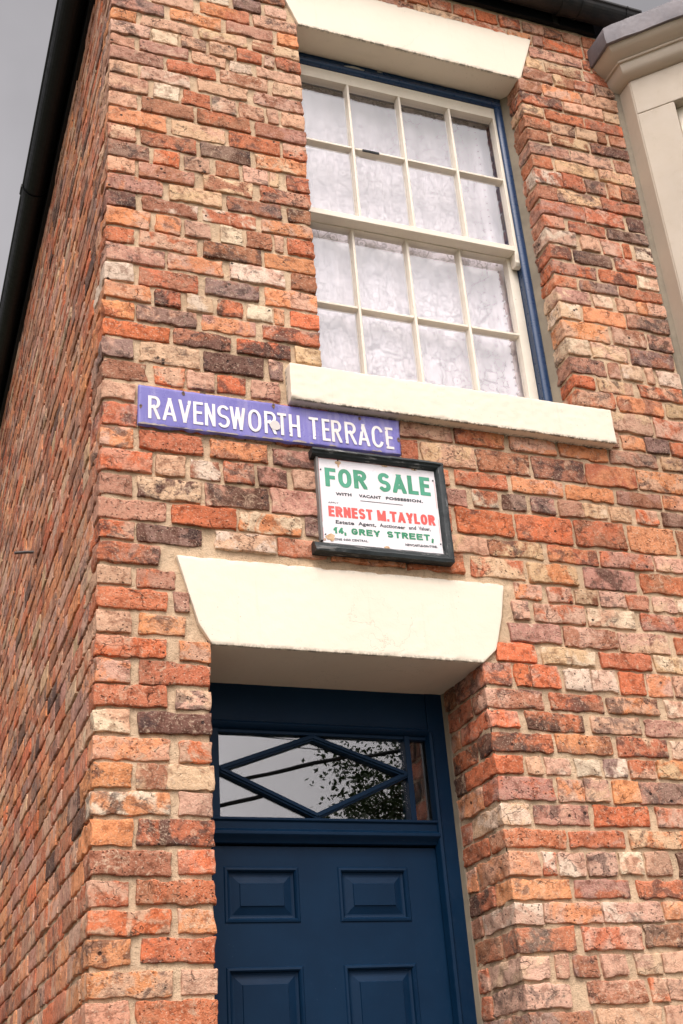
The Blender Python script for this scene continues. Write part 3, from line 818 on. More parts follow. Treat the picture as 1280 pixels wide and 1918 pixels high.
# lace net curtain hanging behind the glass
def lace():
    t = NT('white_lace'); t.n.remove(t.b)
    V = t.tc.outputs['Object']
    cw = t.new('ShaderNodeTexNoise'); cw.inputs['Scale'].default_value = 14; cw.inputs['Detail'].default_value = 2; t.l.new(V, cw.inputs['Vector'])
    wm = t.new('ShaderNodeVectorMath', operation='MULTIPLY_ADD'); t.l.new(cw.outputs['Color'], wm.inputs[0]); wm.inputs[1].default_value = (.035, 0, .035); t.l.new(V, wm.inputs[2])
    flat = t.mapping((1, 0, 1), vec=wm.outputs[0])
    flat0 = t.mapping((1, 0, 1))
    def flowers(scale, R, lobes, depth, w, vec, loc):
        """round flower heads scattered on the net: solid cloth with an open outline"""
        vv = t.mapping((1, 0, 1), loc, vec=vec)
        vo = t.new('ShaderNodeTexVoronoi'); vo.inputs['Scale'].default_value = scale; vo.inputs['Randomness'].default_value = .75
        t.l.new(vv, vo.inputs['Vector'])
        df = t.new('ShaderNodeVectorMath', operation='SUBTRACT'); t.l.new(vv, df.inputs[0]); t.l.new(vo.outputs['Position'], df.inputs[1])
        s3 = t.new('ShaderNodeSeparateXYZ'); t.l.new(df.outputs[0], s3.inputs[0])
        ang = t.math('ARCTAN2', s3.outputs[2], s3.outputs[0])
        edge = t.math('MULTIPLY_ADD', t.math('COSINE', t.math('MULTIPLY', ang, lobes)), depth, R)
        d = t.math('SUBTRACT', vo.outputs['Distance'], edge)
        solid = t.ramp(d, .0, -.03, 0, 1)
        line = t.ramp(t.math('ABSOLUTE', d), w, w * .4, 0, 1)
        eye = t.ramp(t.math('ABSOLUTE', t.math('SUBTRACT', vo.outputs['Distance'], R * .35)), .035, .012, 0, .8)
        return solid, t.math('MAXIMUM', line, eye)
    s1_, l1_ = flowers(21, .36, 8, .035, .040, flat0, (.3, 0, .1))
    s2_, l2_ = flowers(48, .34, 6, .05, .06, flat0, (1.3, 0, 2.1))
    stem = t.ramp(t.vor(13, 'DISTANCE_TO_EDGE', flat), .035, .012, 0, .6)
    net = t.ramp(t.vor(130, 'DISTANCE_TO_EDGE', flat0), .02, .16, 0, .14)
    net = t.math('ADD', net, t.ramp(t.noise(24, 3, .6, flat0), .4, .65, 0, .12))
    net = t.math('MAXIMUM', net, stem)
    holes = t.mix(s2_, net, (.08, .08, .08)); holes = t.math('MAXIMUM', t.math('MULTIPLY', l2_, .8), holes)
    holes = t.mix(s1_, holes, (.06, .06, .06)); holes = t.math('MAXIMUM', t.math('MULTIPLY', l1_, .80), holes)
    # plain net border with a column of square eyelets down the right edge
    sp = t.new('ShaderNodeSeparateXYZ'); t.l.new(V, sp.inputs[0])
    bx = t.ramp(sp.outputs[0], 1.565, 1.572, 0, 1)
    zz = t.math('FRACT', t.math('MULTIPLY', sp.outputs[2], 28.0))
    ez = t.math('LESS_THAN', t.math('ABSOLUTE', t.math('SUBTRACT', zz, .5)), .14)
    ex = t.math('LESS_THAN', t.math('ABSOLUTE', t.math('SUBTRACT', sp.outputs[0], 1.588)), .0045)
    eye = t.math('MULTIPLY', t.math('MULTIPLY', ez, ex), .7)
    holes = t.math('MULTIPLY', holes, t.math('SUBTRACT', 1.0, t.math('MULTIPLY', bx, .75)))
    holes = t.math('MAXIMUM', holes, eye)
    base = t.math('MULTIPLY_ADD', holes, .85, .02)
    d = t.new('ShaderNodeBsdfDiffuse'); d.inputs[0].default_value = (.94, .88, .93, 1)
    tl = t.new('ShaderNodeBsdfTranslucent'); tl.inputs[0].default_value = (.8, .78, .8, 1)
    ms = t.new('ShaderNodeMixShader'); ms.inputs[0].default_value = .12; t.l.new(d.outputs[0], ms.inputs[1]); t.l.new(tl.outputs[0], ms.inputs[2])
    tr = t.new('ShaderNodeBsdfTransparent')
    mx = t.new('ShaderNodeMixShader'); t.set(mx.inputs[0], base); t.l.new(ms.outputs[0], mx.inputs[1]); t.l.new(tr.outputs[0], mx.inputs[2])
    t.l.new(mx.outputs[0], t.n['Material Output'].inputs[0])
    return t.m
nx, nz = 160, 50
cv = []; cf = []
for i in range(nx + 1):
    for j in range(nz + 1):
        x = .66 + 1.02 * i / nx; z = 3.80 + 1.60 * j / nz
        y = .240 + .006 * math.sin(x * 34 + .6 * math.sin(z * 3)) + .004 * math.sin(x * 81 + 1.3)
        cv.append((x, y, z))
for i in range(nx):
    for j in range(nz):
        a = i * (nz + 1) + j; cf.append((a, a + nz + 1, a + nz + 2, a + 1))
curtain = link('lace_curtain', mesh_from(cv, cf), lace(), None, True)
tag(curtain, 'white floral lace net curtain hanging behind the glass of the upstairs sash window', 'curtain')

# ------------------------------------------------------------------ front door, frame and fanlight
mb = MB()
JY = DY - .004
mb.box(1.100, 1.175, JY, .42, .3, 2.80)          # right jamb
mb.box(.305, .322, JY, .42, .3, 2.80)
mb.box(.322, 1.100, JY + .004, .42, 2.662, 2.805)          # head
mb.prism([(1.092 , JY + .02), (1.112, JY + .02), (1.112, JY - .004), (1.106, JY - .010), (1.098, JY - .004)], 'z', .3, 2.66)
mb.prism([(JY + .01, 2.650), (JY - .006, 2.656), (JY - .012, 2.664), (JY - .006, 2.672), (JY + .01, 2.676)], 'x', .322, 1.098)
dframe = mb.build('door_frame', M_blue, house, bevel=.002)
mb = MB()   # transom rail with its mouldings
prof = [(.40, 2.385), (JY + .006, 2.385), (JY - .004, 2.383), (JY - .004, 2.376), (JY + .003, 2.372), (JY + .004, 2.352), (JY - .003, 2.347), (JY - .009, 2.342), (JY - .009, 2.334), (JY - .003, 2.328), (JY + .006, 2.322), (JY + .012, 2.312), (.40, 2.312)]
mb.prism(prof, 'x', .322, 1.1005)
mb.build('transom', M_blue, dframe, bevel=.0012)
mb = MB()
mb.prism([(1.156, DY - .002), (1.163, DY - .022), (1.176, DY - .022), (1.176, DY + .003)], 'z', .3, 2.79)
mb.build('mortar_fillet', M_seal, dframe)

GY = .318
mb = MB()
mb.box(.322, .418, JY + .010, .36, 2.386, 2.655); mb.box(1.019, 1.037, JY + .010, .36, 2.386, 2.655)
mb.box(.418, 1.019, JY + .014, .36, 2.640, 2.6545); mb.box(1.0375, 1.099, JY + .014, .36, 2.640, 2.6545)
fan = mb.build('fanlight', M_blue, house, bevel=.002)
mb = MB()
cx, cz = .716, 2.513
dl = [(.420, 2.528), (.714, 2.634), (1.017, 2.528), (.716, 2.394)]
for i in range(4):
    a, b_ = Vector((dl[i][0], 0, dl[i][1])), Vector((dl[(i + 1) % 4][0], 0, dl[(i + 1) % 4][1]))
    d = (b_ - a).normalized(); n = Vector((-d.z, 0, d.x)); w = .0095
    q = [a - d * .004 + n * w, b_ + d * .004 + n * w, b_ + d * .004 - n * w, a - d * .004 - n * w]
    yo = .0004 * i
    mb.prism([(p.x, p.z) for p in q], 'y', JY + .012 + yo, GY + .012 + yo)
    q = [a + n * .004, b_ + n * .004, b_ - n * .004, a - n * .004]
    mb.prism([(p.x, p.z) for p in q], 'y', JY + .006 + yo, JY + .0118 + yo)
mb.prism([(.706, 2.3865), (.726, 2.3865), (.724, 2.402), (.708, 2.402)], 'y', JY + .0105, .34)
mb.prism([(.706, 2.6395), (.722, 2.6395), (.720, 2.628), (.708, 2.628)], 'y', JY + .0107, .34)
mb.build('glazing_bar', M_blue, fan, bevel=.0015)
# every pane is puttied in at its own slight tilt, so each mirrors the street a little differently
def tilted_pane(poly, tz, tx, inset=0):
    cx_ = sum(p[0] for p in poly) / len(poly); cz_ = sum(p[1] for p in poly) / len(poly)
    mb = MB(); n = len(poly)
    f = lambda p, o: (p[0], GY + o + math.tan(math.radians(tz)) * (p[1] - cz_) + math.tan(math.radians(tx)) * (p[0] - cx_), p[1])
    vs = [f(p, 0) for p in poly] + [f(p, .003) for p in poly]
    mb.add(vs, [tuple(range(n)), tuple(range(2 * n - 1, n - 1, -1))] + [(i, i + n, (i + 1) % n + n, (i + 1) % n) for i in range(n)])
    return mb.build('fanlight_pane', M_glass2, fan)
L_, R_, T_, B_ = (.4195, 2.528), (1.0175, 2.528), (.714, 2.6395), (.716, 2.3865)
tilted_pane([L_, B_, R_, T_], 0, 0)
tilted_pane([(.4175, 2.3865), B_, L_], .68, .05)
tilted_pane([L_, T_, (.4175, 2.6405)], -.25, 0)
tilted_pane([T_, R_, (1.0195, 2.6405)], .10, -.12)
tilted_pane([R_, B_, (1.0195, 2.3865)], .25, .2)
tilted_pane([(1.0370, 2.3865), (1.0995, 2.3865), (1.0995, 2.6405), (1.0370, 2.6405)], 0, 0)
mb = MB(); mb.box(1.0375, 1.0985, GY + .006, GY + .03, 2.386, 2.640)
mb.build('side_pane_backing', M_dark, fan)

# door leaf: stiles and rails around raised and fielded panels
LYD = .316
def door_leaf():
    x0, x1, z0, z1 = .324, 1.0975, .33, 2.306
    cols = [(.428, .652), (.772, .996)]
    rows = [(2.092, 2.248), (1.22, 1.976), (.45, 1.08)]
    mb = MB()
    xs = [x0, cols[0][0], cols[0][1], cols[1][0], cols[1][1], x1]
    zs = [z0, rows[2][0], rows[2][1], rows[1][0], rows[1][1], rows[0][0], rows[0][1], z1]
    V = {}; vs = []; fs = []
    def v(x, y, z):
        k = (round(x, 5), round(y, 5), round(z, 5))
        if k not in V: V[k] = len(vs); vs.append(k)
        return V[k]
    for i in range(5):
        for j in range(7):
            a, b_, c, d = xs[i], xs[i + 1], zs[j], zs[j + 1]
            if i in (1, 3) and j in (1, 3, 5):
                # moulding steps inwards, then the raised field
                steps = [(0, 0), (.003, -.0035), (.009, -.0045), (.013, .000), (.015, .0075), (.020, .0095), (.024, .0095), (.046, .0025), (.0475, -.0005), (.0475, -.0005)]
                ring = None
                for o_, dy in steps[:-1]:
                    r = [v(a + o_, LYD + dy, c + o_), v(b_ - o_, LYD + dy, c + o_), v(b_ - o_, LYD + dy, d - o_), v(a + o_, LYD + dy, d - o_)]
                    if ring:
                        for q in range(4): fs.append((ring[q], ring[(q + 1) % 4], r[(q + 1) % 4], r[q]))
                    ring = r
                fs.append(tuple(ring))
            else:
                fs.append((v(a, LYD, c), v(b_, LYD, c), v(b_, LYD, d), v(a, LYD, d)))
    n = len(vs)
    mb.add(vs, fs)
    o = mb
    # edges and back
    mb.add([(x0, LYD, z0), (x1, LYD, z0), (x1, LYD, z1), (x0, LYD, z1), (x0, LYD + .044, z0), (x1, LYD + .044, z0), (x1, LYD + .044, z1), (x0, LYD + .044, z1)],
           [(0, 1, 5, 4), (1, 2, 6, 5), (2, 3, 7, 6), (3, 0, 4, 7), (4, 5, 6, 7)])
    me = mesh_from(mb.v, mb.f)
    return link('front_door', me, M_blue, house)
door = door_leaf()
mb = MB()
mb.tube([(.372, LYD, 1.30), (.372, LYD - .055, 1.30)], .011, 12)
mb.tube([(.372, LYD - .045, 1.30), (.372, LYD - .075, 1.30)], [.012, .028], 18)
mb.tube([(.372, LYD - .075, 1.30), (.372, LYD - .088, 1.30)], [.028, .012], 18)
mb.build('door_knob', paint('old_brass', (.5, .33, .10), (.4, .26, .08), .35), door, smooth=True)
mb = MB(); mb.box(.25, 1.25, -.32, .30, 0, .16); mb.box(.30, 1.20, -.02, .40, .16, .33)
mb.build('door_step', M_flag, house, bevel=.008)

# ------------------------------------------------------------------ gutters, fascia, soffit, roof
def gutter_profile(cx, cz, r=.056, t=.0035, n=14):
    o = [(cx - r * math.cos(math.pi * i / n), cz - r * math.sin(math.pi * i / n)) for i in range(n + 1)]
    q = [(cx + (r - t) * math.cos(math.pi * i / n), cz - (r - t) * math.sin(math.pi * i / n)) for i in range(n + 1)]
    return [(o[0][0] - .006, o[0][1] + .003), (o[0][0] - .006, o[0][1] - .006)] + o[1:] + q
GZ = 5.868
GC = -.077
mb = MB(); mb.prism(gutter_profile(GC, GZ), 'x', -.13, 2.30)
mb.prism([(GC - .064, GZ + .004), (GC - .066, GZ - .008)] + [(GC - .0605 * math.cos(math.pi * i / 12), GZ - .0605 * math.sin(math.pi * i / 12)) for i in range(1, 13)] + [(GC + .050, GZ)], 'x', 2.005, 2.012)
mb.prism([(GC - .064, GZ + .004), (GC - .066, GZ - .008)] + [(GC - .0605 * math.cos(math.pi * i / 12), GZ - .0605 * math.sin(math.pi * i / 12)) for i in range(1, 13)] + [(GC + .050, GZ)], 'x', 2.225, 2.232)
g1 = mb.build('front_gutter', M_gutgrey, house, smooth=False)
mb = MB()
for bx in (.35, 1.135, 1.925):
    mb = MB()
    mb.prism([(GC - .068, GZ + .006), (GC - .068, GZ - .006)] + [(GC - .0615 * math.cos(math.pi * i / 12), GZ - .0615 * math.sin(math.pi * i / 12)) for i in range(1, 12)] + [(-.022, GZ - .01), (-.022, GZ - .075), (-.019, GZ - .075), (-.019, GZ + .01)], 'x', bx - .013, bx + .013)
    mb.box(bx - .007, bx + .007, -.1495, -.145, GZ - .004, GZ + .006)
    mb.build('gutter_bracket', M_gutgrey, g1)
mb = MB(); mb.prism([(a, b) for a, b in gutter_profile(GC, GZ, .058)], 'y', -.13, 9.05)
for y in (1.715, 4.6, 7.4):
    mb.prism([(GC - .068, GZ + .007), (GC - .070, GZ - .009)] + [(GC - .0635 * math.cos(math.pi * i / 12), GZ - .0635 * math.sin(math.pi * i / 12)) for i in range(1, 13)] + [(GC + .05, GZ)], 'y', y - .03, y + .03)
mb.build('side_gutter', M_black, house)
mb = MB()
mb.prism([(-.019, 5.795), (-.0005, 5.795), (-.0005, 5.93), (-.019, 5.93)], 'x', -.018, 2.12)
mb.prism([(-.019, 5.775), (.03, 5.775), (.03, 5.93), (-.019, 5.93)], 'y', .001, 9.05)
mb.build('fascia_board', M_black, house)
mb = MB()
ridge = 8.6
mb.add([(-.09, -.09, 5.925), (4.80, -.09, 5.925), (4.80, 9.1, 5.925), (-.09, 9.1, 5.925), (2.9, 3.2, ridge), (4.80, 3.2, ridge), (2.9, 6.0, ridge), (4.80, 6.0, ridge),
        (-.09, -.09, 5.905), (4.80, -.09, 5.905), (4.80, 9.1, 5.905), (-.09, 9.1, 5.905)],
       [(0, 1, 5, 4), (0, 4, 6, 3), (3, 6, 7, 2), (4, 5, 7, 6), (1, 2, 7, 5), (8, 11, 10, 9), (0, 8, 9, 1), (1, 9, 10, 2), (2, 10, 11, 3), (3, 11, 8, 0)])
mb.build('roof', M_slate, house)

# ------------------------------------------------------------------ painted bay window of the neighbouring part
bay = thing('bay_window', 'cream painted canted bay with moulded cornice and lead roof beside the brick wall', 'bay window', (2.18, 0, 0))
bp = [(2.18, .0), (2.18, -.088), (2.78, -.688), (4.00, -.688), (4.60, -.088), (4.60, .0)]
def offset_plan(o):
    t = math.tan(math.radians(22.5))
    return [(2.18 - o, .0), (2.18 - o, -.088 - o * t), (2.78 - o * t, -.688 - o), (4.00 + o * t, -.688 - o), (4.60 + o, -.088 - o * t), (4.60 + o, .0)]
def sweep(prof, name, mat, bev=0, sub=None, smooth=True, rough=0):
    """sweep an (offset, z) profile round the bay"""
    vs, fs = [], []
    plans = []
    for o_, z in prof:
        pl = offset_plan(o_)
        if sub:
            q = []
            for a, b_ in zip(pl[:-1], pl[1:]):
                L = math.dist(a, b_); n = max(1, int(L / sub))
                q += [(a[0] + (b_[0] - a[0]) * i / n, a[1] + (b_[1] - a[1]) * i / n) for i in range(n)]
            pl = q + [pl[-1]]
        plans.append([(x, y, z) for x, y in pl])
    n = min(len(p) for p in plans)
    if sub:
        # same sampling for every ring
        base = plans[0]; cnt = [max(1, int(math.dist(a, b_) / sub)) for a, b_ in zip(bp[:-1], bp[1:])]
        plans = []
        for o_, z in prof:
            pl = offset_plan(o_); q = []
            for (a, b_), c in zip(zip(pl[:-1], pl[1:]), cnt):
                q += [(a[0] + (b_[0] - a[0]) * i / c, a[1] + (b_[1] - a[1]) * i / c, z) for i in range(c)]
            plans.append(q + [(pl[-1][0], pl[-1][1], z)])
        n = len(plans[0])
    for p in plans: vs += p
    for j in range(len(plans) - 1):
        for i in range(n - 1):
            fs.append((j * n + i, j * n + i + 1, (j + 1) * n + i + 1, (j + 1) * n + i))
    vs = np.array(vs)
    if rough:
        vs = vs + vnoise3(vs * 16, 51) * rough + vnoise3(vs * 50, 52) * rough * .4
    me = mesh_from(vs, fs)
    o = link(name, me, mat, bay)
    if smooth:
        for p in me.polygons: p.use_smooth = True
        try: me.set_sharp_from_angle(angle=math.radians(32))
        except Exception: pass
    return o
def faceted(P, Q, x, y0, y1, z0, z1, mb, m=0):
    pass
mb = MB()
def seg_box(mb, P, Q, a, b_, z0, z1, t=.14, off=0.0):
    """slab on the line P->Q between distances a and b, thickness t inwards, starting off outwards"""
    P = Vector((P[0], P[1])); Q = Vector((Q[0], Q[1])); d = (Q - P).normalized(); n = Vector((d.y, -d.x))
    if n.dot(Vector((3.39, 1.0)) - P) > 0: n = -n
    A = P + d * a + n * off; B = P + d * b_ + n * off; C = P + d * b_ - n * t; D = P + d * a - n * t
    mb.add([(A.x, A.y, z0), (B.x, B.y, z0), (C.x, C.y, z0), (D.x, D.y, z0), (A.x, A.y, z1), (B.x, B.y, z1), (C.x, C.y, z1), (D.x, D.y, z1)],
           [(0, 1, 2, 3), (4, 5, 6, 7), (0, 1, 5, 4), (1, 2, 6, 5), (2, 3, 7, 6), (3, 0, 4, 7)])
LC = math.dist(bp[1], bp[2])
# return piece against the brickwork
mb.box(2.18, 2.30, -.088, .0, 0, 5.452); mb.box(4.48, 4.60, -.088, .0, 0, 5.452)
OP = {1: (.155, LC - .12), 2: (.12, 1.10), 3: (.12, LC - .155)}
for i, (P, Q) in enumerate(zip(bp[:-1], bp[1:])):
    if i not in OP: continue
    L = math.dist(P, Q); a, b_ = OP[i]; o2 = 0.0 if i != 2 else .0
    for zs in ((0, .85), (2.50, 3.45), (5.262, 5.452)): seg_box(mb, P, Q, .0, L, zs[0], zs[1])
    for zs in ((.85, 2.50), (3.45, 5.262)):
        seg_box(mb, P, Q, 0, a, zs[0], zs[1]); seg_box(mb, P, Q, b_, L, zs[0], zs[1])
wall_bay = mb.build('bay_wall', M_bay, bay, bevel=.006, seg=2)
mb = MB(); mg = MB()
for i, (P, Q) in enumerate(zip(bp[:-1], bp[1:])):
    if i not in OP: continue
    a, b_ = OP[i]
    for z0, z1 in ((.85, 2.50), (3.45, 5.262)):
        zm_ = (z0 + z1) / 2
        for aa, bb, c, d, off in ((a, a + .05, z0, z1, -.05), (b_ - .05, b_, z0, z1, -.05), (a + .05, b_ - .05, z1 - .06, z1, -.05), (a + .05, b_ - .05, z0, z0 + .07, -.05), (a + .05, b_ - .05, zm_ - .025, zm_ + .025, -.052)):
            seg_box(mb, P, Q, aa, bb, c, d, .10, off)
        seg_box(mg, P, Q, a + .05, b_ - .05, z0 + .07, z1 - .06, .084, -.08)
w = mb.build('bay_sash', M_white, bay, bevel=.003)
mg.build('bay_pane', M_glass, w)
mb = MB(); mb.prism([(2.45, -.02), (2.45, -.12), (2.93, -.50), (3.86, -.50), (4.33, -.12), (4.33, -.02)], 'z', .1, 5.3)
mb.build('bay_blind', M_room, bay)
sweep([(-.05, 5.4525), (.001, 5.4525), (.012, 5.457), (.028, 5.470), (.038, 5.488), (.041, 5.510), (.043, 5.522), (.051, 5.523), (.0535, 5.528), (.051, 5.533), (.047, 5.535), (.052, 5.540), (.064, 5.548), (.080, 5.562), (.092, 5.578), (.098, 5.592), (.09, 5.60)], 'cornice', M_bay)
sweep([(.085, 5.596), (.106, 5.5905), (.1115, 5.592), (.113, 5.62), (.112, 5.66), (.108, 5.690), (.098, 5.700), (.0, 5.722), (-.3, 5.80)], 'lead_flashing', M_lead, sub=.035, rough=.0035)
mb = MB(); mb.prism([(2.3, -.0), (2.3, -.04), (2.83, -.58), (3.95, -.58), (4.48, -.04), (4.48, 0)], 'z', 5.70, 5.84)
mb.build('bay_roof', M_lead, bay)
# pointed fillet where the bay meets the bricks
mb = MB(); mb.prism([(2.1535, .004), (2.160, -.006), (2.1795, -.012), (2.1795, .01)], 'z', 0, 5.53)
mb.build('mortar_fillet', M_seal, bay)

# ------------------------------------------------------------------ lettering: stroke glyphs cut from a distance field
def arc(cx, cy, rx, ry, a0, a1, n=14):
    return [(cx + rx * math.cos(math.radians(a0 + (a1 - a0) * i / n)), cy + ry * math.sin(math.radians(a0 + (a1 - a0) * i / n))) for i in range(n + 1)]
def glyph(c):
    """strokes in a unit box (centre lines); y up. Each: (points, extend_start, extend_end)"""
    L = lambda *p: (list(p), 1, 1)
    H = .50
    if c == 'R': return [L((0, 0), (0, 1)), (([(0, 1), (.55, 1)] + arc(.55, .76, .45, .24, 90, -90) + [(0, .52)]), 0, 0), L((.48, .52), (1, 0))]
    if c == 'A': return [L((0, 0), (.5, 1)), L((1, 0), (.5, 1)), (([(.18, .27), (.82, .27)]), 0, 0)]
    if c == 'V': return [L((0, 1), (.5, 0)), L((1, 1), (.5, 0))]
    if c == 'E': return [L((0, 0), (0, 1)), L((0, 1), (1, 1)), L((0, .53), (.85, .53)), L((0, 0), (1, 0))]
    if c == 'F': return [L((0, 0), (0, 1)), L((0, 1), (1, 1)), L((0, .50), (.85, .50))]
    if c == 'N': return [L((0, 0), (0, 1)), L((0, 1), (1, 0)), L((1, 0), (1, 1))]
    if c == 'M': return [L((0, 0), (0, 1)), L((0, 1), (.5, .15)), L((.5, .15), (1, 1)), L((1, 0), (1, 1))]
    if c == 'S': return [(arc(.5, .755, .5, .245, 25, 180, 10) + arc(.5, .72, .5, .22, 195, 262, 6) + arc(.5, .27, .5, .23, 82, 0, 6) + arc(.5, .245, .5, .245, -5, -155, 10), 0, 0)]
    if c == 'W': return [L((0, 1), (.24, 0)), L((.24, 0), (.5, 1)), L((.5, 1), (.76, 0)), L((.76, 0), (1, 1))]
    if c == 'O': return [(arc(.5, .62, .5, .38, 0, 180) + arc(.5, .38, .5, .38, 180, 360) + [(1, .62)], 0, 0)]
    if c == 'C': return [(arc(.5, .66, .5, .34, 15, 180) + arc(.5, .34, .5, .34, 180, 345), 0, 0)]
    if c == 'G': return [(arc(.5, .66, .5, .34, 20, 180) + arc(.5, .34, .5, .34, 180, 360) + [(1, .45)], 0, 0), L((1, .45), (.62, .45))]
    if c == 'T': return [L((0, 1), (1, 1)), L((.5, 1), (.5, 0))]
    if c == 'H': return [L((0, 0), (0, 1)), L((1, 0), (1, 1)), L((0, .5), (1, .5))]
    if c == 'L': return [L((0, 0), (0, 1)), L((0, 0), (1, 0))]
    if c == 'Y': return [L((0, 1), (.5, .45)), L((1, 1), (.5, .45)), L((.5, .45), (.5, 0))]
    if c == '1': return [L((.6, 0), (.6, 1)), L((.6, 1), (.05, .72))]
    if c == '4': return [L((.72, 0), (.72, 1)), L((.72, 1), (0, .28)), L((0, .28), (1, .28))]
    if c == '.': return [L((.4, 0), (.6, 0))]
    if c == ',': return [L((.6, 0), (.6, .02)), L((.62, 0), (.2, -.28))]
    return []

def seg_sdf(X, Z, a, b, hw, e0, e1):
    d = np.array(b) - np.array(a); L = np.hypot(*d); d = d / max(L, 1e-9)
    u = (X - a[0]) * d[0] + (Z - a[1]) * d[1]; v = -(X - a[0]) * d[1] + (Z - a[1]) * d[0]
    return np.maximum(np.maximum(-u - e0, u - L - e1), np.abs(v) - hw)

def iso_mesh(X, Z, S, y, mb, m=0):
    """polygons where S<0"""
    nx, nz = S.shape
    full = (S[:-1, :-1] < 0) & (S[1:, :-1] < 0) & (S[1:, 1:] < 0) & (S[:-1, 1:] < 0)
    anyi = (S[:-1, :-1] < 0) | (S[1:, :-1] < 0) | (S[1:, 1:] < 0) | (S[:-1, 1:] < 0)
    xs, zs = X[:, 0], Z[0, :]
    # long runs of full cells become one strip
    for i in range(nx - 1):
        j = 0
        while j < nz - 1:
            if full[i, j]:
                k = j
                while k < nz - 1 and full[i, k]: k += 1
                mb.add([(xs[i], y, zs[j]), (xs[i + 1], y, zs[j]), (xs[i + 1], y, zs[k]), (xs[i], y, zs[k])], [(0, 1, 2, 3)], m)
                j = k
            elif anyi[i, j]:
                c = [(xs[i], zs[j], S[i, j]), (xs[i + 1], zs[j], S[i + 1, j]), (xs[i + 1], zs[j + 1], S[i + 1, j + 1]), (xs[i], zs[j + 1], S[i, j + 1])]
                poly = []
                for q in range(4):
                    p, r = c[q], c[(q + 1) % 4]
                    if p[2] < 0: poly.append((p[0], p[1]))
                    if (p[2] < 0) != (r[2] < 0):
                        t = p[2] / (p[2] - r[2]); poly.append((p[0] + (r[0] - p[0]) * t, p[1] + (r[1] - p[1]) * t))
                if len(poly) >= 3: mb.add([(a, y, b) for a, b in poly], [tuple(range(len(poly)))], m)
                j += 1
            else: j += 1

def letter(mb, c, x0, x1, z0, z1, w, y, res=.0009, m=0, wear=None, wh=None):
    """one letter filling the box, stroke w (uprights) and wh (bars)"""
    wh = wh or w
    W, Hh = x1 - x0, z1 - z0
    pad = .002
    desc = .45 * Hh if c == ',' else 0
    X, Z = np.meshgrid(np.arange(-pad, W + pad, res), np.arange(-pad - desc, Hh + pad, res), indexing='ij')
    S = np.full(X.shape, 1e3)
    mp = lambda p: (w / 2 + p[0] * (W - w), wh / 2 + p[1] * (Hh - wh))
    for pts, e0, e1 in glyph(c):
        q = [mp(p) for p in pts]
        for i in range(len(q) - 1):
            if math.dist(q[i], q[i + 1]) < 1e-6: continue
            dx, dz = abs(q[i + 1][0] - q[i][0]), abs(q[i + 1][1] - q[i][1])
            f = dx / (dx + dz + 1e-9)
            hw = (w * (1 - f) + wh * f) / 2
            a0 = w * .5 if (i == 0 and e0) else 0; a1 = w * .5 if (i == len(q) - 2 and e1) else 0
            if dx > 1e-4 and dz > 1e-4 and len(pts) == 2: a0 *= 1.6; a1 *= 1.6
            S = np.minimum(S, seg_sdf(X, Z, q[i], q[i + 1], hw, a0, a1))
            if i > 0: S = np.minimum(S, np.hypot(X - q[i][0], Z - q[i][1]) - min(w, wh) / 2)
    # clip to the letter box
    S = np.maximum(S, np.maximum(np.maximum(-X, X - W), np.maximum(-Z - desc, Z - Hh)))
    if wear: S = np.maximum(S, wear(X + x0, Z + z0))
    iso_mesh(X + x0, Z + z0, S, y, mb, m)

def word(mb, text, x0, x1, z0, z1, w, y, widths, gap, z_end=None, **k):
    """letters of relative widths spread between x0 and x1; baseline may rise to z_end"""
    ws = [widths.get(c, 1.0) for c in text]
    tot = sum(ws) + gap * (len(text) - 1); u = (x1 - x0) / tot; x = x0
    for c, q in zip(text, ws):
        t = (x - x0) / (x1 - x0); dz = (z_end - z0) * t if z_end is not None else 0
        if c != ' ': letter(mb, c, x, x + q * u, z0 + dz, z1 + dz, w, y, **k)
        x += (q + gap) * u

def flat_text(txt, x0, x1, z0, z1, y, mat, parent, bold=0.0, rise=0.0, name='lettering', space=1.0):
    cu = bpy.data.curves.new('t', 'FONT'); cu.body = txt; cu.size = 1; cu.offset = bold; cu.space_character = space; cu.resolution_u = 4
    o = bpy.data.objects.new('t', cu); COL.objects.link(o)
    bpy.context.view_layer.update()
    me = bpy.data.meshes.new_from_object(o.evaluated_get(bpy.context.evaluated_depsgraph_get()))
    bpy.data.objects.remove(o)
    co = np.array([v.co[:] for v in me.vertices])
    mn, mx = co.min(0), co.max(0)
    capz = mx[1]
    for v in me.vertices:
        u = (v.co.x - mn[0]) / (mx[0] - mn[0])
        v.co = (x0 + u * (x1 - x0), y, z0 + v.co.y / capz * (z1 - z0) + rise * u)
    return link(name, me, mat, parent)

# ------------------------------------------------------------------ enamel street sign
def enamel(name, a, b, fade, rough=.22):
    t = NT(name)
    n = t.noise(5, 4, .6); n2 = t.noise(22, 5, .7); st = t.noise(1, 4, .6, t.mapping((26, 26, 3)))
    c = t.mix(t.ramp(n, .35, .65), a, b)
    c = t.mix(t.ramp(st, .48, .72, 0, .55), c, fade)
    c = t.mix(t.ramp(n2, .56, .76, 0, .35), c, fade)
    v = t.math('MULTIPLY', t.ramp(t.vor(80), .10, .05), t.ramp(t.noise(12, 2), .56, .62))
    c = t.mix(t.math('MULTIPLY', v, .8), c, (.10, .06, .05))
    return t.done(c, t.ramp(n2, .3, .7, rough, rough + .2), t.bump(n2, .25, .002))
M_enblue = enamel('faded_blue_enamel', (.165, .145, .43), (.130, .115, .38), (.33, .29, .50))
M_enwhite = enamel('white_enamel', (.80, .74, .72), (.76, .70, .67), (.64, .58, .52))
M_rust = paint('chipped_rust', (.10, .055, .035), (.22, .12, .07), .85, (.38, .30, .24), .7, 30)
M_chip = paint('bare_chipped_metal', (.42, .36, .31), (.28, .22, .19), .8, (.12, .08, .06), .7, 35)
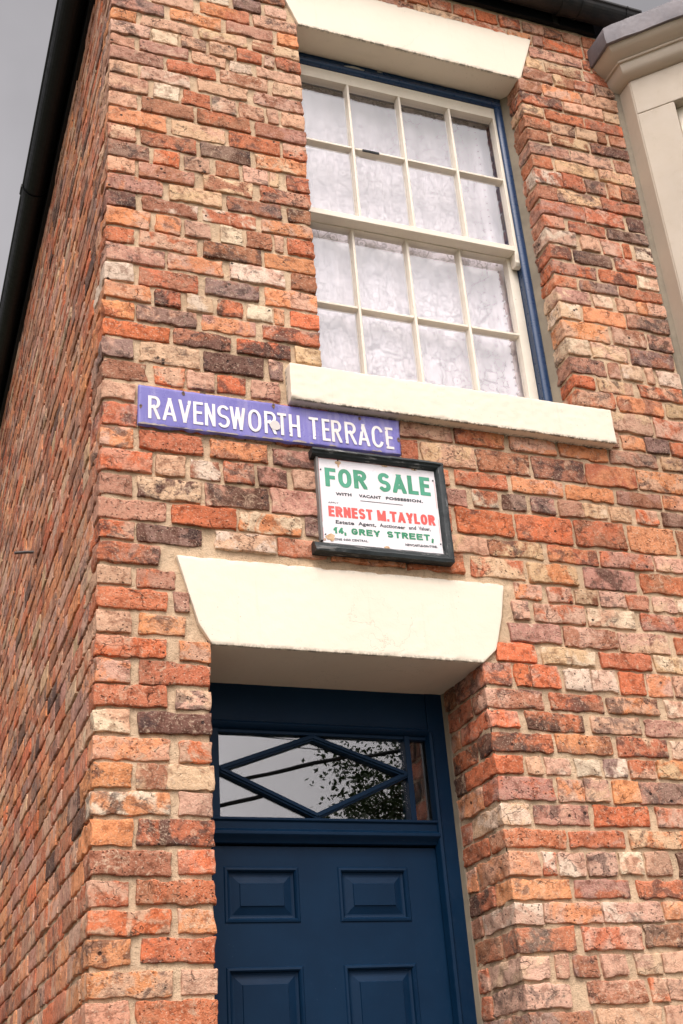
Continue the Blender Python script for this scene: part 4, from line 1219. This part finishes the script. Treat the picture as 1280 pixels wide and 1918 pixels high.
M_screw = paint('dark_screw', (.03, .03, .035), (.05, .04, .04), .6)
sign = thing('street_sign', 'faded blue enamel street name sign reading RAVENSWORTH TERRACE', 'street sign', (.535, -.012, 3.48))
def quadmap(c, u, w):     # bilinear over TL TR BR BL
    return ((1 - u) * (1 - w) * c[3][0] + u * (1 - w) * c[2][0] + u * w * c[1][0] + (1 - u) * w * c[0][0],
            (1 - u) * (1 - w) * c[3][1] + u * (1 - w) * c[2][1] + u * w * c[1][1] + (1 - u) * w * c[0][1])
sc_ = [(.1064, 3.6203), (.9672, 3.6165), (.9630, 3.4862), (.1054, 3.4785)]
nu, nw = 170, 30
vs = []; fs = []
SY = -.0150
for i in range(nu + 1):
    for j in range(nw + 1):
        u, w = i / nu, j / nw
        x, z = quadmap(sc_, u, w)
        if j == 0: z += .0045 * float(vnoise(np.array([[x * 45, 1.5, 3.]]), 61)[0])
        if j == nw: z += .0012 * float(vnoise(np.array([[x * 50, 5.5, 3.]]), 62)[0])
        ed = min(u * .86, (1 - u) * .86, w * .138, (1 - w) * .138)
        y = SY + (.0015 if ed < .0005 else 0) + .0010 * float(vnoise(np.array([[x * 9, z * 14, 0.]]), 63)[0]) - .0010
        vs.append((x, y, z))
n_ = (nu + 1) * (nw + 1)
for i in range(nu):
    for j in range(nw):
        a = i * (nw + 1) + j; fs.append((a, a + nw + 1, a + nw + 2, a + 1))
rim = [i * (nw + 1) for i in range(nu + 1)] + [nu * (nw + 1) + j for j in range(1, nw + 1)] + [i * (nw + 1) + nw for i in range(nu - 1, -1, -1)] + [j for j in range(nw - 1, 0, -1)]
back = []
for r_ in rim:
    vs.append((vs[r_][0], -.004, vs[r_][2])); back.append(len(vs) - 1)
for q in range(len(rim)):
    fs.append((rim[q], back[q], back[(q + 1) % len(rim)], rim[(q + 1) % len(rim)]))
fs.append(tuple(back))
link('sign_plate', mesh_from(vs, fs), M_enblue, sign, True)
TY = SY - .0029
wear = lambda X, Z: np.clip(vnoise(np.stack([X.ravel() * 60, Z.ravel() * 60, 0 * X.ravel()], 1), 64).reshape(X.shape) - .72, 0, 1) * .02 - .0004 + np.where(False, 0, 0)
def weard(X, Z):
    n = vnoise(np.stack([X.ravel() * 70, Z.ravel() * 70, 0 * X.ravel()], 1), 64).reshape(X.shape)
    return (n - .90) * .01
mb = MB()
zt, zb = 3.5846, 3.5033
for c, a, b_ in zip('RAVENSWORTH', (.1355, .180, .2292, .2751, .3116, .3513, .3915, .4501, .5027, .5463, .584), (.1725, .2229, .2683, .306, .3448, .3905, .4412, .4924, .5418, .5758, .6202)):
    letter(mb, c, a, b_, zb, zt, .0098, TY, res=.0010, wear=weard, wh=.0092)
for c, a, b_ in zip('TERRACE', (.651, .6944, .7260, .772, .8163, .8645, .9125), (.6826, .7209, .7604, .8102, .8563, .9043, .9396)):
    letter(mb, c, a, b_, zb, zt, .0098, TY, res=.0010, wear=weard, wh=.0092)
mb.build('lettering', M_enwhite, sign)
mb = MB(); mb.prism(blob(.5373, 3.5355, .0165, .0165, 0, 4.4, 40, .12), 'y', TY - .0010, TY + .0006)
mb.build('enamel_chip', enamel('greyed_enamel', (.62, .57, .53), (.56, .51, .48), (.46, .41, .37)), sign)
mb = MB(); k_ = 0
X, Z = np.meshgrid(np.arange(.106, .965, .0015), np.arange(3.474, 3.530, .0012), indexing='ij')
ub = 3.4785 + (X - .1054) * .009
nn = vnoise(np.stack([X.ravel() * 26, Z.ravel() * 30, 0 * X.ravel()], 1), 66).reshape(X.shape) + .5 * vnoise(np.stack([X.ravel() * 90, Z.ravel() * 90, 0 * X.ravel()], 1), 67).reshape(X.shape)
S = (Z - ub) - .0035 - .007 * nn - .006 * np.clip((.70 - X) / .5, -1, 1)
S = np.maximum(S, (ub + .0030 - Z))
iso_mesh(X, Z, S, TY + .0012, mb)
S2 = np.maximum(S + .0035, (ub + .0030 - Z))
iso_mesh(X, Z, S2, TY + .0002, mb, 1)
mb.build('chipped_edge', [M_chip, M_rust], sign)
def screw(name, x, z, y, parent, r=.0032):
    mb = MB()
    mb.tube([(x, y + .002, z), (x, y - .0012, z), (x, y - .002, z)], [r, r, r * .6], 10)
    return mb.build(name, M_screw, parent)
for x, z in ((.2446, 3.6127), (.1122, 3.5464), (.5351, 3.6120), (.8268, 3.6090), (.958, 3.5461)):
    screw('screw', x, z, TY + .002, sign)
    mb = MB(); mb.prism(blob(x + .0005, z - .0035, .0048, .0078, 0, x * 9 + 1, 24, .45), 'y', TY + .0008, TY + .0022)
    mb.build('rust_stain', M_rust, sign)

# ------------------------------------------------------------------ for-sale board
board = thing('for_sale_sign', 'white enamel FOR SALE notice in a weathered black wooden frame above the door', 'sign', (.875, -.02, 3.12))
BY = -.020
pc = [(.6711, 3.4385), (1.0715, 3.4385), (1.0715, 3.137), (.6711, 3.1325)]
mb = MB()
mb.prism([(p[0], p[1]) for p in pc], 'y', BY, -.002)
M_panel = enamel('board_white_enamel', (.78, .74, .76), (.75, .71, .72), (.72, .67, .64), .2)
mb.build('panel', M_panel, board)
def weathered_black():
    t = NT('weathered_black_wood')
    g = t.noise(1, 5, .75, t.mapping((9, 60, 60))); n = t.noise(30, 4, .7)
    c = t.mix(t.ramp(n, .35, .65), (.006, .010, .011), (.012, .019, .020))
    c = t.mix(t.math('MULTIPLY', t.ramp(g, .55, .66), .8), c, (.30, .29, .28))
    return t.done(c, .55, t.bump(g, .8, .003))
def weathered_black_v():
    t = NT('weathered_black_wood_upright')
    g = t.noise(1, 5, .75, t.mapping((60, 60, 9))); n = t.noise(30, 4, .7)
    c = t.mix(t.ramp(n, .35, .65), (.006, .010, .011), (.012, .019, .020))
    c = t.mix(t.math('MULTIPLY', t.ramp(g, .60, .68), .7), c, (.30, .29, .28))
    return t.done(c, .55, t.bump(g, .8, .003))
MBK, MBV = weathered_black(), weathered_black_v()
def rail(name, pts, axis, a, b_, mat, mitre=None):
    vs = []; n = len(pts); N = 50; fs = []
    for i in range(N + 1):
        t = a + (b_ - a) * i / N
        for q, (p0, p1) in enumerate(pts):
            t2 = t
            if mitre is not None: t2 = mitre(t, i / N, p0, p1)
            vs.append((t2, p0, p1) if axis == 'x' else (p1, p0, t2))
    for i in range(N):
        for q in range(n): fs.append((i * n + q, i * n + (q + 1) % n, (i + 1) * n + (q + 1) % n, (i + 1) * n + q))
    fs.append(tuple(range(n))); fs.append(tuple(N * n + q for q in range(n - 1, -1, -1)))
    vs = np.array(vs); vs = vs + vnoise3(vs * 30, 71) * .0009 + vnoise3(vs * 110, 72) * .0005
    mb = MB(); mb.add(vs, fs)
    return mb.build(name, mat, board)
FYo = -.041
# profiles (y, z) / (y, x): stepped moulding, thicker at the outside
rail('frame_rail', [(-.001, 3.4620), (FYo, 3.4610), (FYo - .002, 3.454), (FYo + .004, 3.449), (FYo + .006, 3.444), (FYo + .011, 3.4405), (-.0205, 3.4365), (-.001, 3.4365)], 'x', .648, 1.0965, MBK, lambda t, u, y, z: t - (u ** 3) * (3.462 - z) * 1.0)
rail('frame_rail', [(-.001, 3.1030), (FYo, 3.1020), (FYo - .003, 3.113), (FYo + .005, 3.121), (FYo + .006, 3.129), (FYo + .012, 3.134), (-.0205, 3.1400), (-.001, 3.1400)], 'x', .638, 1.0935, MBK, lambda t, u, y, z: t - (u ** 3) * (z - 3.103) * .8)
rail('frame_stile', [(-.001, 1.0970), (FYo + .0015, 1.0970), (FYo + .0005, 1.090), (FYo + .005, 1.084), (FYo + .007, 1.079), (FYo + .012, 1.0745), (-.0205, 1.070), (-.001, 1.070)], 'z', 3.104, 3.4610, MBV, lambda t, u, y, x: t + (1 - u) ** 3 * (1.097 - x) * 1.2 - u ** 3 * (1.097 - x) * .9)
mb = MB(); mb.box(.664, .6710, BY - .004, -.002, 3.146, 3.437)
mb.build('edge_strip', paint('grey_metal_strip', (.22, .21, .20), (.15, .14, .13), .6, (.3, .25, .2), .5, 20), board)
def ink(name, a, b, f, amt=.35):
    t = NT(name); n = t.noise(16, 4, .6); n2 = t.noise(55, 4, .7)
    c = t.mix(t.ramp(n, .35, .65), a, b); c = t.mix(t.ramp(n2, .55, .78, 0, amt), c, f)
    return t.done(c, .3)
M_green = ink('green_enamel', (.045, .25, .135), (.065, .32, .20), (.30, .50, .40))
M_green2 = ink('dark_green_enamel', (.020, .21, .095), (.03, .25, .12), (.25, .42, .33))
M_red = ink('red_enamel', (.72, .10, .085), (.66, .085, .07), (.75, .35, .32))
M_ink = ink('black_enamel', (.03, .03, .035), (.05, .05, .055), (.2, .2, .22))
LYb = BY - .0006
Wd = {'I': .3, 'M': 1.25, 'W': 1.3, '.': .32, ',': .32, ' ': .45, '1': .55, 'F': .9, 'L': .85, 'E': .88, 'A': 1.1, 'Y': 1.1, 'O': 1.1, 'S': 1.0, 'R': 1.1}
mb = MB()
word(mb, 'FOR', .6912, .8316, 3.3360, 3.4030, .0155, LYb, {'F': .82, 'O': 1.0, 'R': 1.0}, .16, z_end=3.342, res=.0009, wh=.0135)
word(mb, 'SALE', .8698, 1.0500, 3.3400, 3.4080, .0155, LYb, {'S': 1.0, 'A': 1.12, 'L': .85, 'E': .85}, .14, z_end=3.3437, res=.0009, wh=.0135)
mb.build('for_sale_lettering', M_green, board)
mb = MB()
word(mb, 'ERNEST', .6945, .8410, 3.2312, 3.2680, .0098, LYb, {'E': .85, 'T': .9, 'S': .95}, .12, z_end=3.2335, res=.0006, wh=.0082)
word(mb, 'M.TAYLOR', .8560, 1.0540, 3.2340, 3.2710, .0098, LYb, {'M': 1.25, '.': .32, 'A': 1.1, 'L': .82}, .12, z_end=3.2375, res=.0006, wh=.0082)
mb.build('agent_lettering', M_red, board)
mb = MB()
word(mb, '14,', .7066, .7480, 3.1740, 3.1955, .0068, LYb, {'1': 1.0, '4': 1.15, ',': .45}, .10, res=.0005, wh=.0055)
word(mb, 'GREY', .7650, .8600, 3.1757, 3.1975, .0070, LYb, {}, .16, res=.0005, wh=.0055, z_end=3.1770)
word(mb, 'STREET,', .8830, 1.0420, 3.1785, 3.2005, .0070, LYb, {',': .42}, .16, res=.0005, wh=.0055, z_end=3.1815)
mb.build('street_lettering', M_green2, board)
flat_text('WITH', .7225, .7755, 3.3083, 3.3182, LYb, M_ink, board, .055, .0015, 'small_lettering', 1.15)
flat_text('VACANT', .8000, .8750, 3.3102, 3.3202, LYb, M_ink, board, .055, .002, 'small_lettering', 1.15)
flat_text('POSSESSION.', .8910, 1.0190, 3.3128, 3.3226, LYb, M_ink, board, .055, .0028, 'small_lettering', 1.15)
mb = MB(); mb.prism([(.8032, 3.2966), (.947, 3.2978), (.947, 3.2999), (.8032, 3.2987)], 'y', LYb, LYb + .0004)
mb.build('rule_line', M_ink, board)
flat_text('APPLY', .6955, .7302, 3.2768, 3.2826, LYb, M_ink, board, .01, .0006, 'small_lettering', 1.1)
flat_text('Estate', .7158, .7765, 3.2085, 3.2205, LYb, M_ink, board, .030, .001, 'small_lettering', 1.05)
flat_text('Agent,', .7900, .8490, 3.2105, 3.2222, LYb, M_ink, board, .030, .001, 'small_lettering', 1.05)
flat_text('Auctioneer', .8610, .9480, 3.2125, 3.2245, LYb, M_ink, board, .030, .001, 'small_lettering', 1.05)
flat_text('and', .9600, .9850, 3.2148, 3.2268, LYb, M_ink, board, .030, .001, 'small_lettering', 1.05)
flat_text('Valuer,', .9935, 1.0346, 3.2160, 3.2282, LYb, M_ink, board, .030, .001, 'small_lettering', 1.05)
flat_text('PHONE 4450 CENTRAL.', .6930, .8195, 3.1500, 3.1575, LYb, M_ink, board, .035, .005, 'small_lettering', 1.1)
flat_text('NEWCASTLE-ON-TYNE.', .9420, 1.0515, 3.1558, 3.1632, LYb, M_ink, board, .05, .0028, 'small_lettering', 1.05)
# pink border line worn into the enamel edge
mb = MB()
for x0, x1, z0, z1 in ((.6720, .8200, 3.4350, 3.4378), (.8230, .9950, 3.4358, 3.4380), (.6720, .6735, 3.21, 3.4350), (.6722, .6735, 3.145, 3.19), (1.0655, 1.0668, 3.30, 3.40), (1.0655, 1.0665, 3.18, 3.26)):
    mb.box(x0, x1, LYb, LYb + .0004, z0, z1)
mb.build('border_line', ink('pink_border', (.62, .18, .17), (.66, .30, .27), (.75, .5, .46)), board)
def rust_mat():
    t = NT('rust_stain'); n = t.noise(120, 4, .7)
    return t.done(t.mix(t.ramp(n, .4, .65), (.60, .40, .24), (.45, .27, .14)), .7)
M_stain = rust_mat()
mb = MB()
def ystain(cx, cz, rx, rz, seed, jag=.3, n=30):
    mb = MB(); mb.prism(blob(cx, cz, rx, rz, 0, seed, n, jag), 'y', LYb - .0004 - seed * .00002, LYb + .0002)
    mb.build('rust_stain', M_stain, board)
ystain(.7374, 3.4255, .010, .0065, 1.2); ystain(.7385, 3.4170, .0035, .0085, 2.2)
ystain(.8968, 3.4340, .010, .0035, 3.2); ystain(1.0000, 3.4340, .008, .003, 4.1); ystain(.6945, 3.1590, .0135, .011, 5.5, .4)
ystain(.8790, 3.1425, .009, .0045, 6.2); ystain(.6770, 3.150, .003, .004, 7.2)
for x, z in ((.6785, 3.3939), (1.0625, 3.4012), (.7379, 3.4335), (1.0020, 3.4340), (.6797, 3.1674), (1.0640, 3.1733)):
    screw('screw', x, z, LYb - .0005, board, .0024)

# iron rod sticking out of the side wall
mb = MB(); mb.tube([(.02, 1.566, 3.799), (-.04, 1.566, 3.792), (-.083, 1.566, 3.784)], .0062, 12)
rod = mb.build('iron_rod', M_iron, None, smooth=False)
tag(rod, 'short dark iron rod sticking out of the brick side wall', 'rod')

# ------------------------------------------------------------------ ground, pavement, road
def sheet(name, x0, x1, y0, y1, z, mat, nx=1, ny=1):
    vs = [(x0 + (x1 - x0) * i / nx, y0 + (y1 - y0) * j / ny, z) for i in range(nx + 1) for j in range(ny + 1)]
    fs = [(i * (ny + 1) + j, (i + 1) * (ny + 1) + j, (i + 1) * (ny + 1) + j + 1, i * (ny + 1) + j + 1) for i in range(nx) for j in range(ny)]
    o = link(name, mesh_from(vs, fs), mat); o['kind'] = 'structure'; return o
M_ground = paint('rough_grass', (.05, .07, .025), (.08, .09, .04), .9, (.12, .10, .06), .5, 2)
M_tar = paint('asphalt', (.05, .05, .05), (.065, .062, .06), .9, (.12, .12, .11), .4, 6)
sheet('ground', -400, 400, -400, 400, -.14, M_ground)
sheet('road', -60, 60, -8.2, -3.9, -.134, M_tar)
mb = MB(); mb.box(-60, 60, -3.75, 12, -.13, -.001); o = mb.build('pavement', M_flag); o['kind'] = 'structure'
mb = MB(); mb.box(-60, 60, -3.9, -3.75, -.13, .004); o = mb.build('kerb', M_flag, bevel=.01); o['kind'] = 'structure'

# ------------------------------------------------------------------ across the road, seen only mirrored in the fanlight: a tree and overhead cables
def leaf_mat():
    t = NT('tree_leaves')
    return t.done(t.mix(t.ramp(t.noise(1.5, 2), .35, .65), (.035, .065, .018), (.06, .10, .03)), .6)
tr_ = random.Random(3)
tree = thing('street_tree', 'tall leafy tree across the road, reflected in the fanlight glass', 'tree', (8.15, -10.0, -.14))
mb = MB()
mb.tube([(8.15, -10, -.14), (8.1, -10, 1.5), (8.2, -10.05, 3.2), (8.05, -9.95, 5.2), (8.1, -10, 7.6)], [.26, .2, .17, .11, .03], 12)
tips = []
for i in range(46):
    z = 2.6 + 4.9 * (i / 46) ** .9; a = i * 2.4 + tr_.uniform(-.3, .3)
    R_ = 2.9 * math.sqrt(max(.05, 1 - ((z - 5.0) / 3.6) ** 2)) * tr_.uniform(.7, 1.02)
    p = Vector((8.1, -10, z)); q = p + Vector((math.cos(a) * R_, math.sin(a) * R_, tr_.uniform(.2, .9)))
    m_ = (p + q) / 2 + Vector((0, 0, .25))
    mb.tube([p, m_, q], [.05, .03, .008], 6)
    tips += [m_ + (q - m_) * t for t in (.2, .5, .75, 1.0)]
    for s in range(3):
        d = q + Vector((tr_.uniform(-.5, .5), tr_.uniform(-.5, .5), tr_.uniform(-.4, .4)))
        mb.tube([m_ + (q - m_) * .6, d], [.014, .004], 5); tips.append(d)
mb.build('trunk', paint('bark', (.12, .09, .06), (.08, .06, .045), .9), tree)
mb = MB()
for p in tips:
    for s in range(210):
        c = p + Vector((tr_.gauss(0, .2), tr_.gauss(0, .2), tr_.gauss(0, .17)))
        a = Vector((tr_.uniform(-1, 1), tr_.uniform(-1, 1), tr_.uniform(-1, 1))).normalized()
        b_ = a.cross(Vector((tr_.uniform(-1, 1), tr_.uniform(-1, 1), tr_.uniform(-1, 1)))).normalized()
        L_ = tr_.uniform(.024, .044)
        mb.add([c - a * L_, c - a * L_ * .1 + b_ * L_ * .55, c + a * L_, c - a * L_ * .1 - b_ * L_ * .55], [(0, 1, 2, 3)])
mb.build('crown', leaf_mat(), tree)
M_cable = paint('cable_black', (.02, .02, .022), (.03, .03, .03), .6)
def pole(x, y, h, label):
    t = thing('utility_pole', label, 'utility pole', (x, y, -.14))
    mb = MB(); mb.tube([(x, y, -.14), (x, y, h)], [.14, .10], 14); mb.build('post', M_iron, t)
    mb = MB(); mb.box(x - .6, x + .6, y - .05, y + .05, h - .5, h - .4); mb.build('cross_arm', M_iron, t)
    return t
pole(-6.2, -11.6, 6.2, 'wooden utility pole across the road, standing clear of the tree')
pole(9.6, -9.4, 7.4, 'wooden utility pole across the road, standing beside the tree')
for lab, pts, r in (('thick black overhead cable rising towards the tree, mirrored across the fanlight diamond', [(-6.2, -11.6, 3.2), (-1, -10.1, 4.2), (3.0, -9.0, 5.14), (4.42, -9.0, 5.49), (9.6, -9.4, 6.6)], .024),
                    ('thin black telephone wire running almost level across the top of the fanlight reflection', [(-6.2, -11.6, 6.1), (3.0, -9.0, 5.63), (4.3, -9.0, 5.57), (9.6, -9.4, 5.6)], .006)):
    mb = MB(); mb.tube(pts, r, 8)
    tag(mb.build('overhead_cable', M_cable, None, smooth=True), lab, 'cable', 'cables strung across the street')
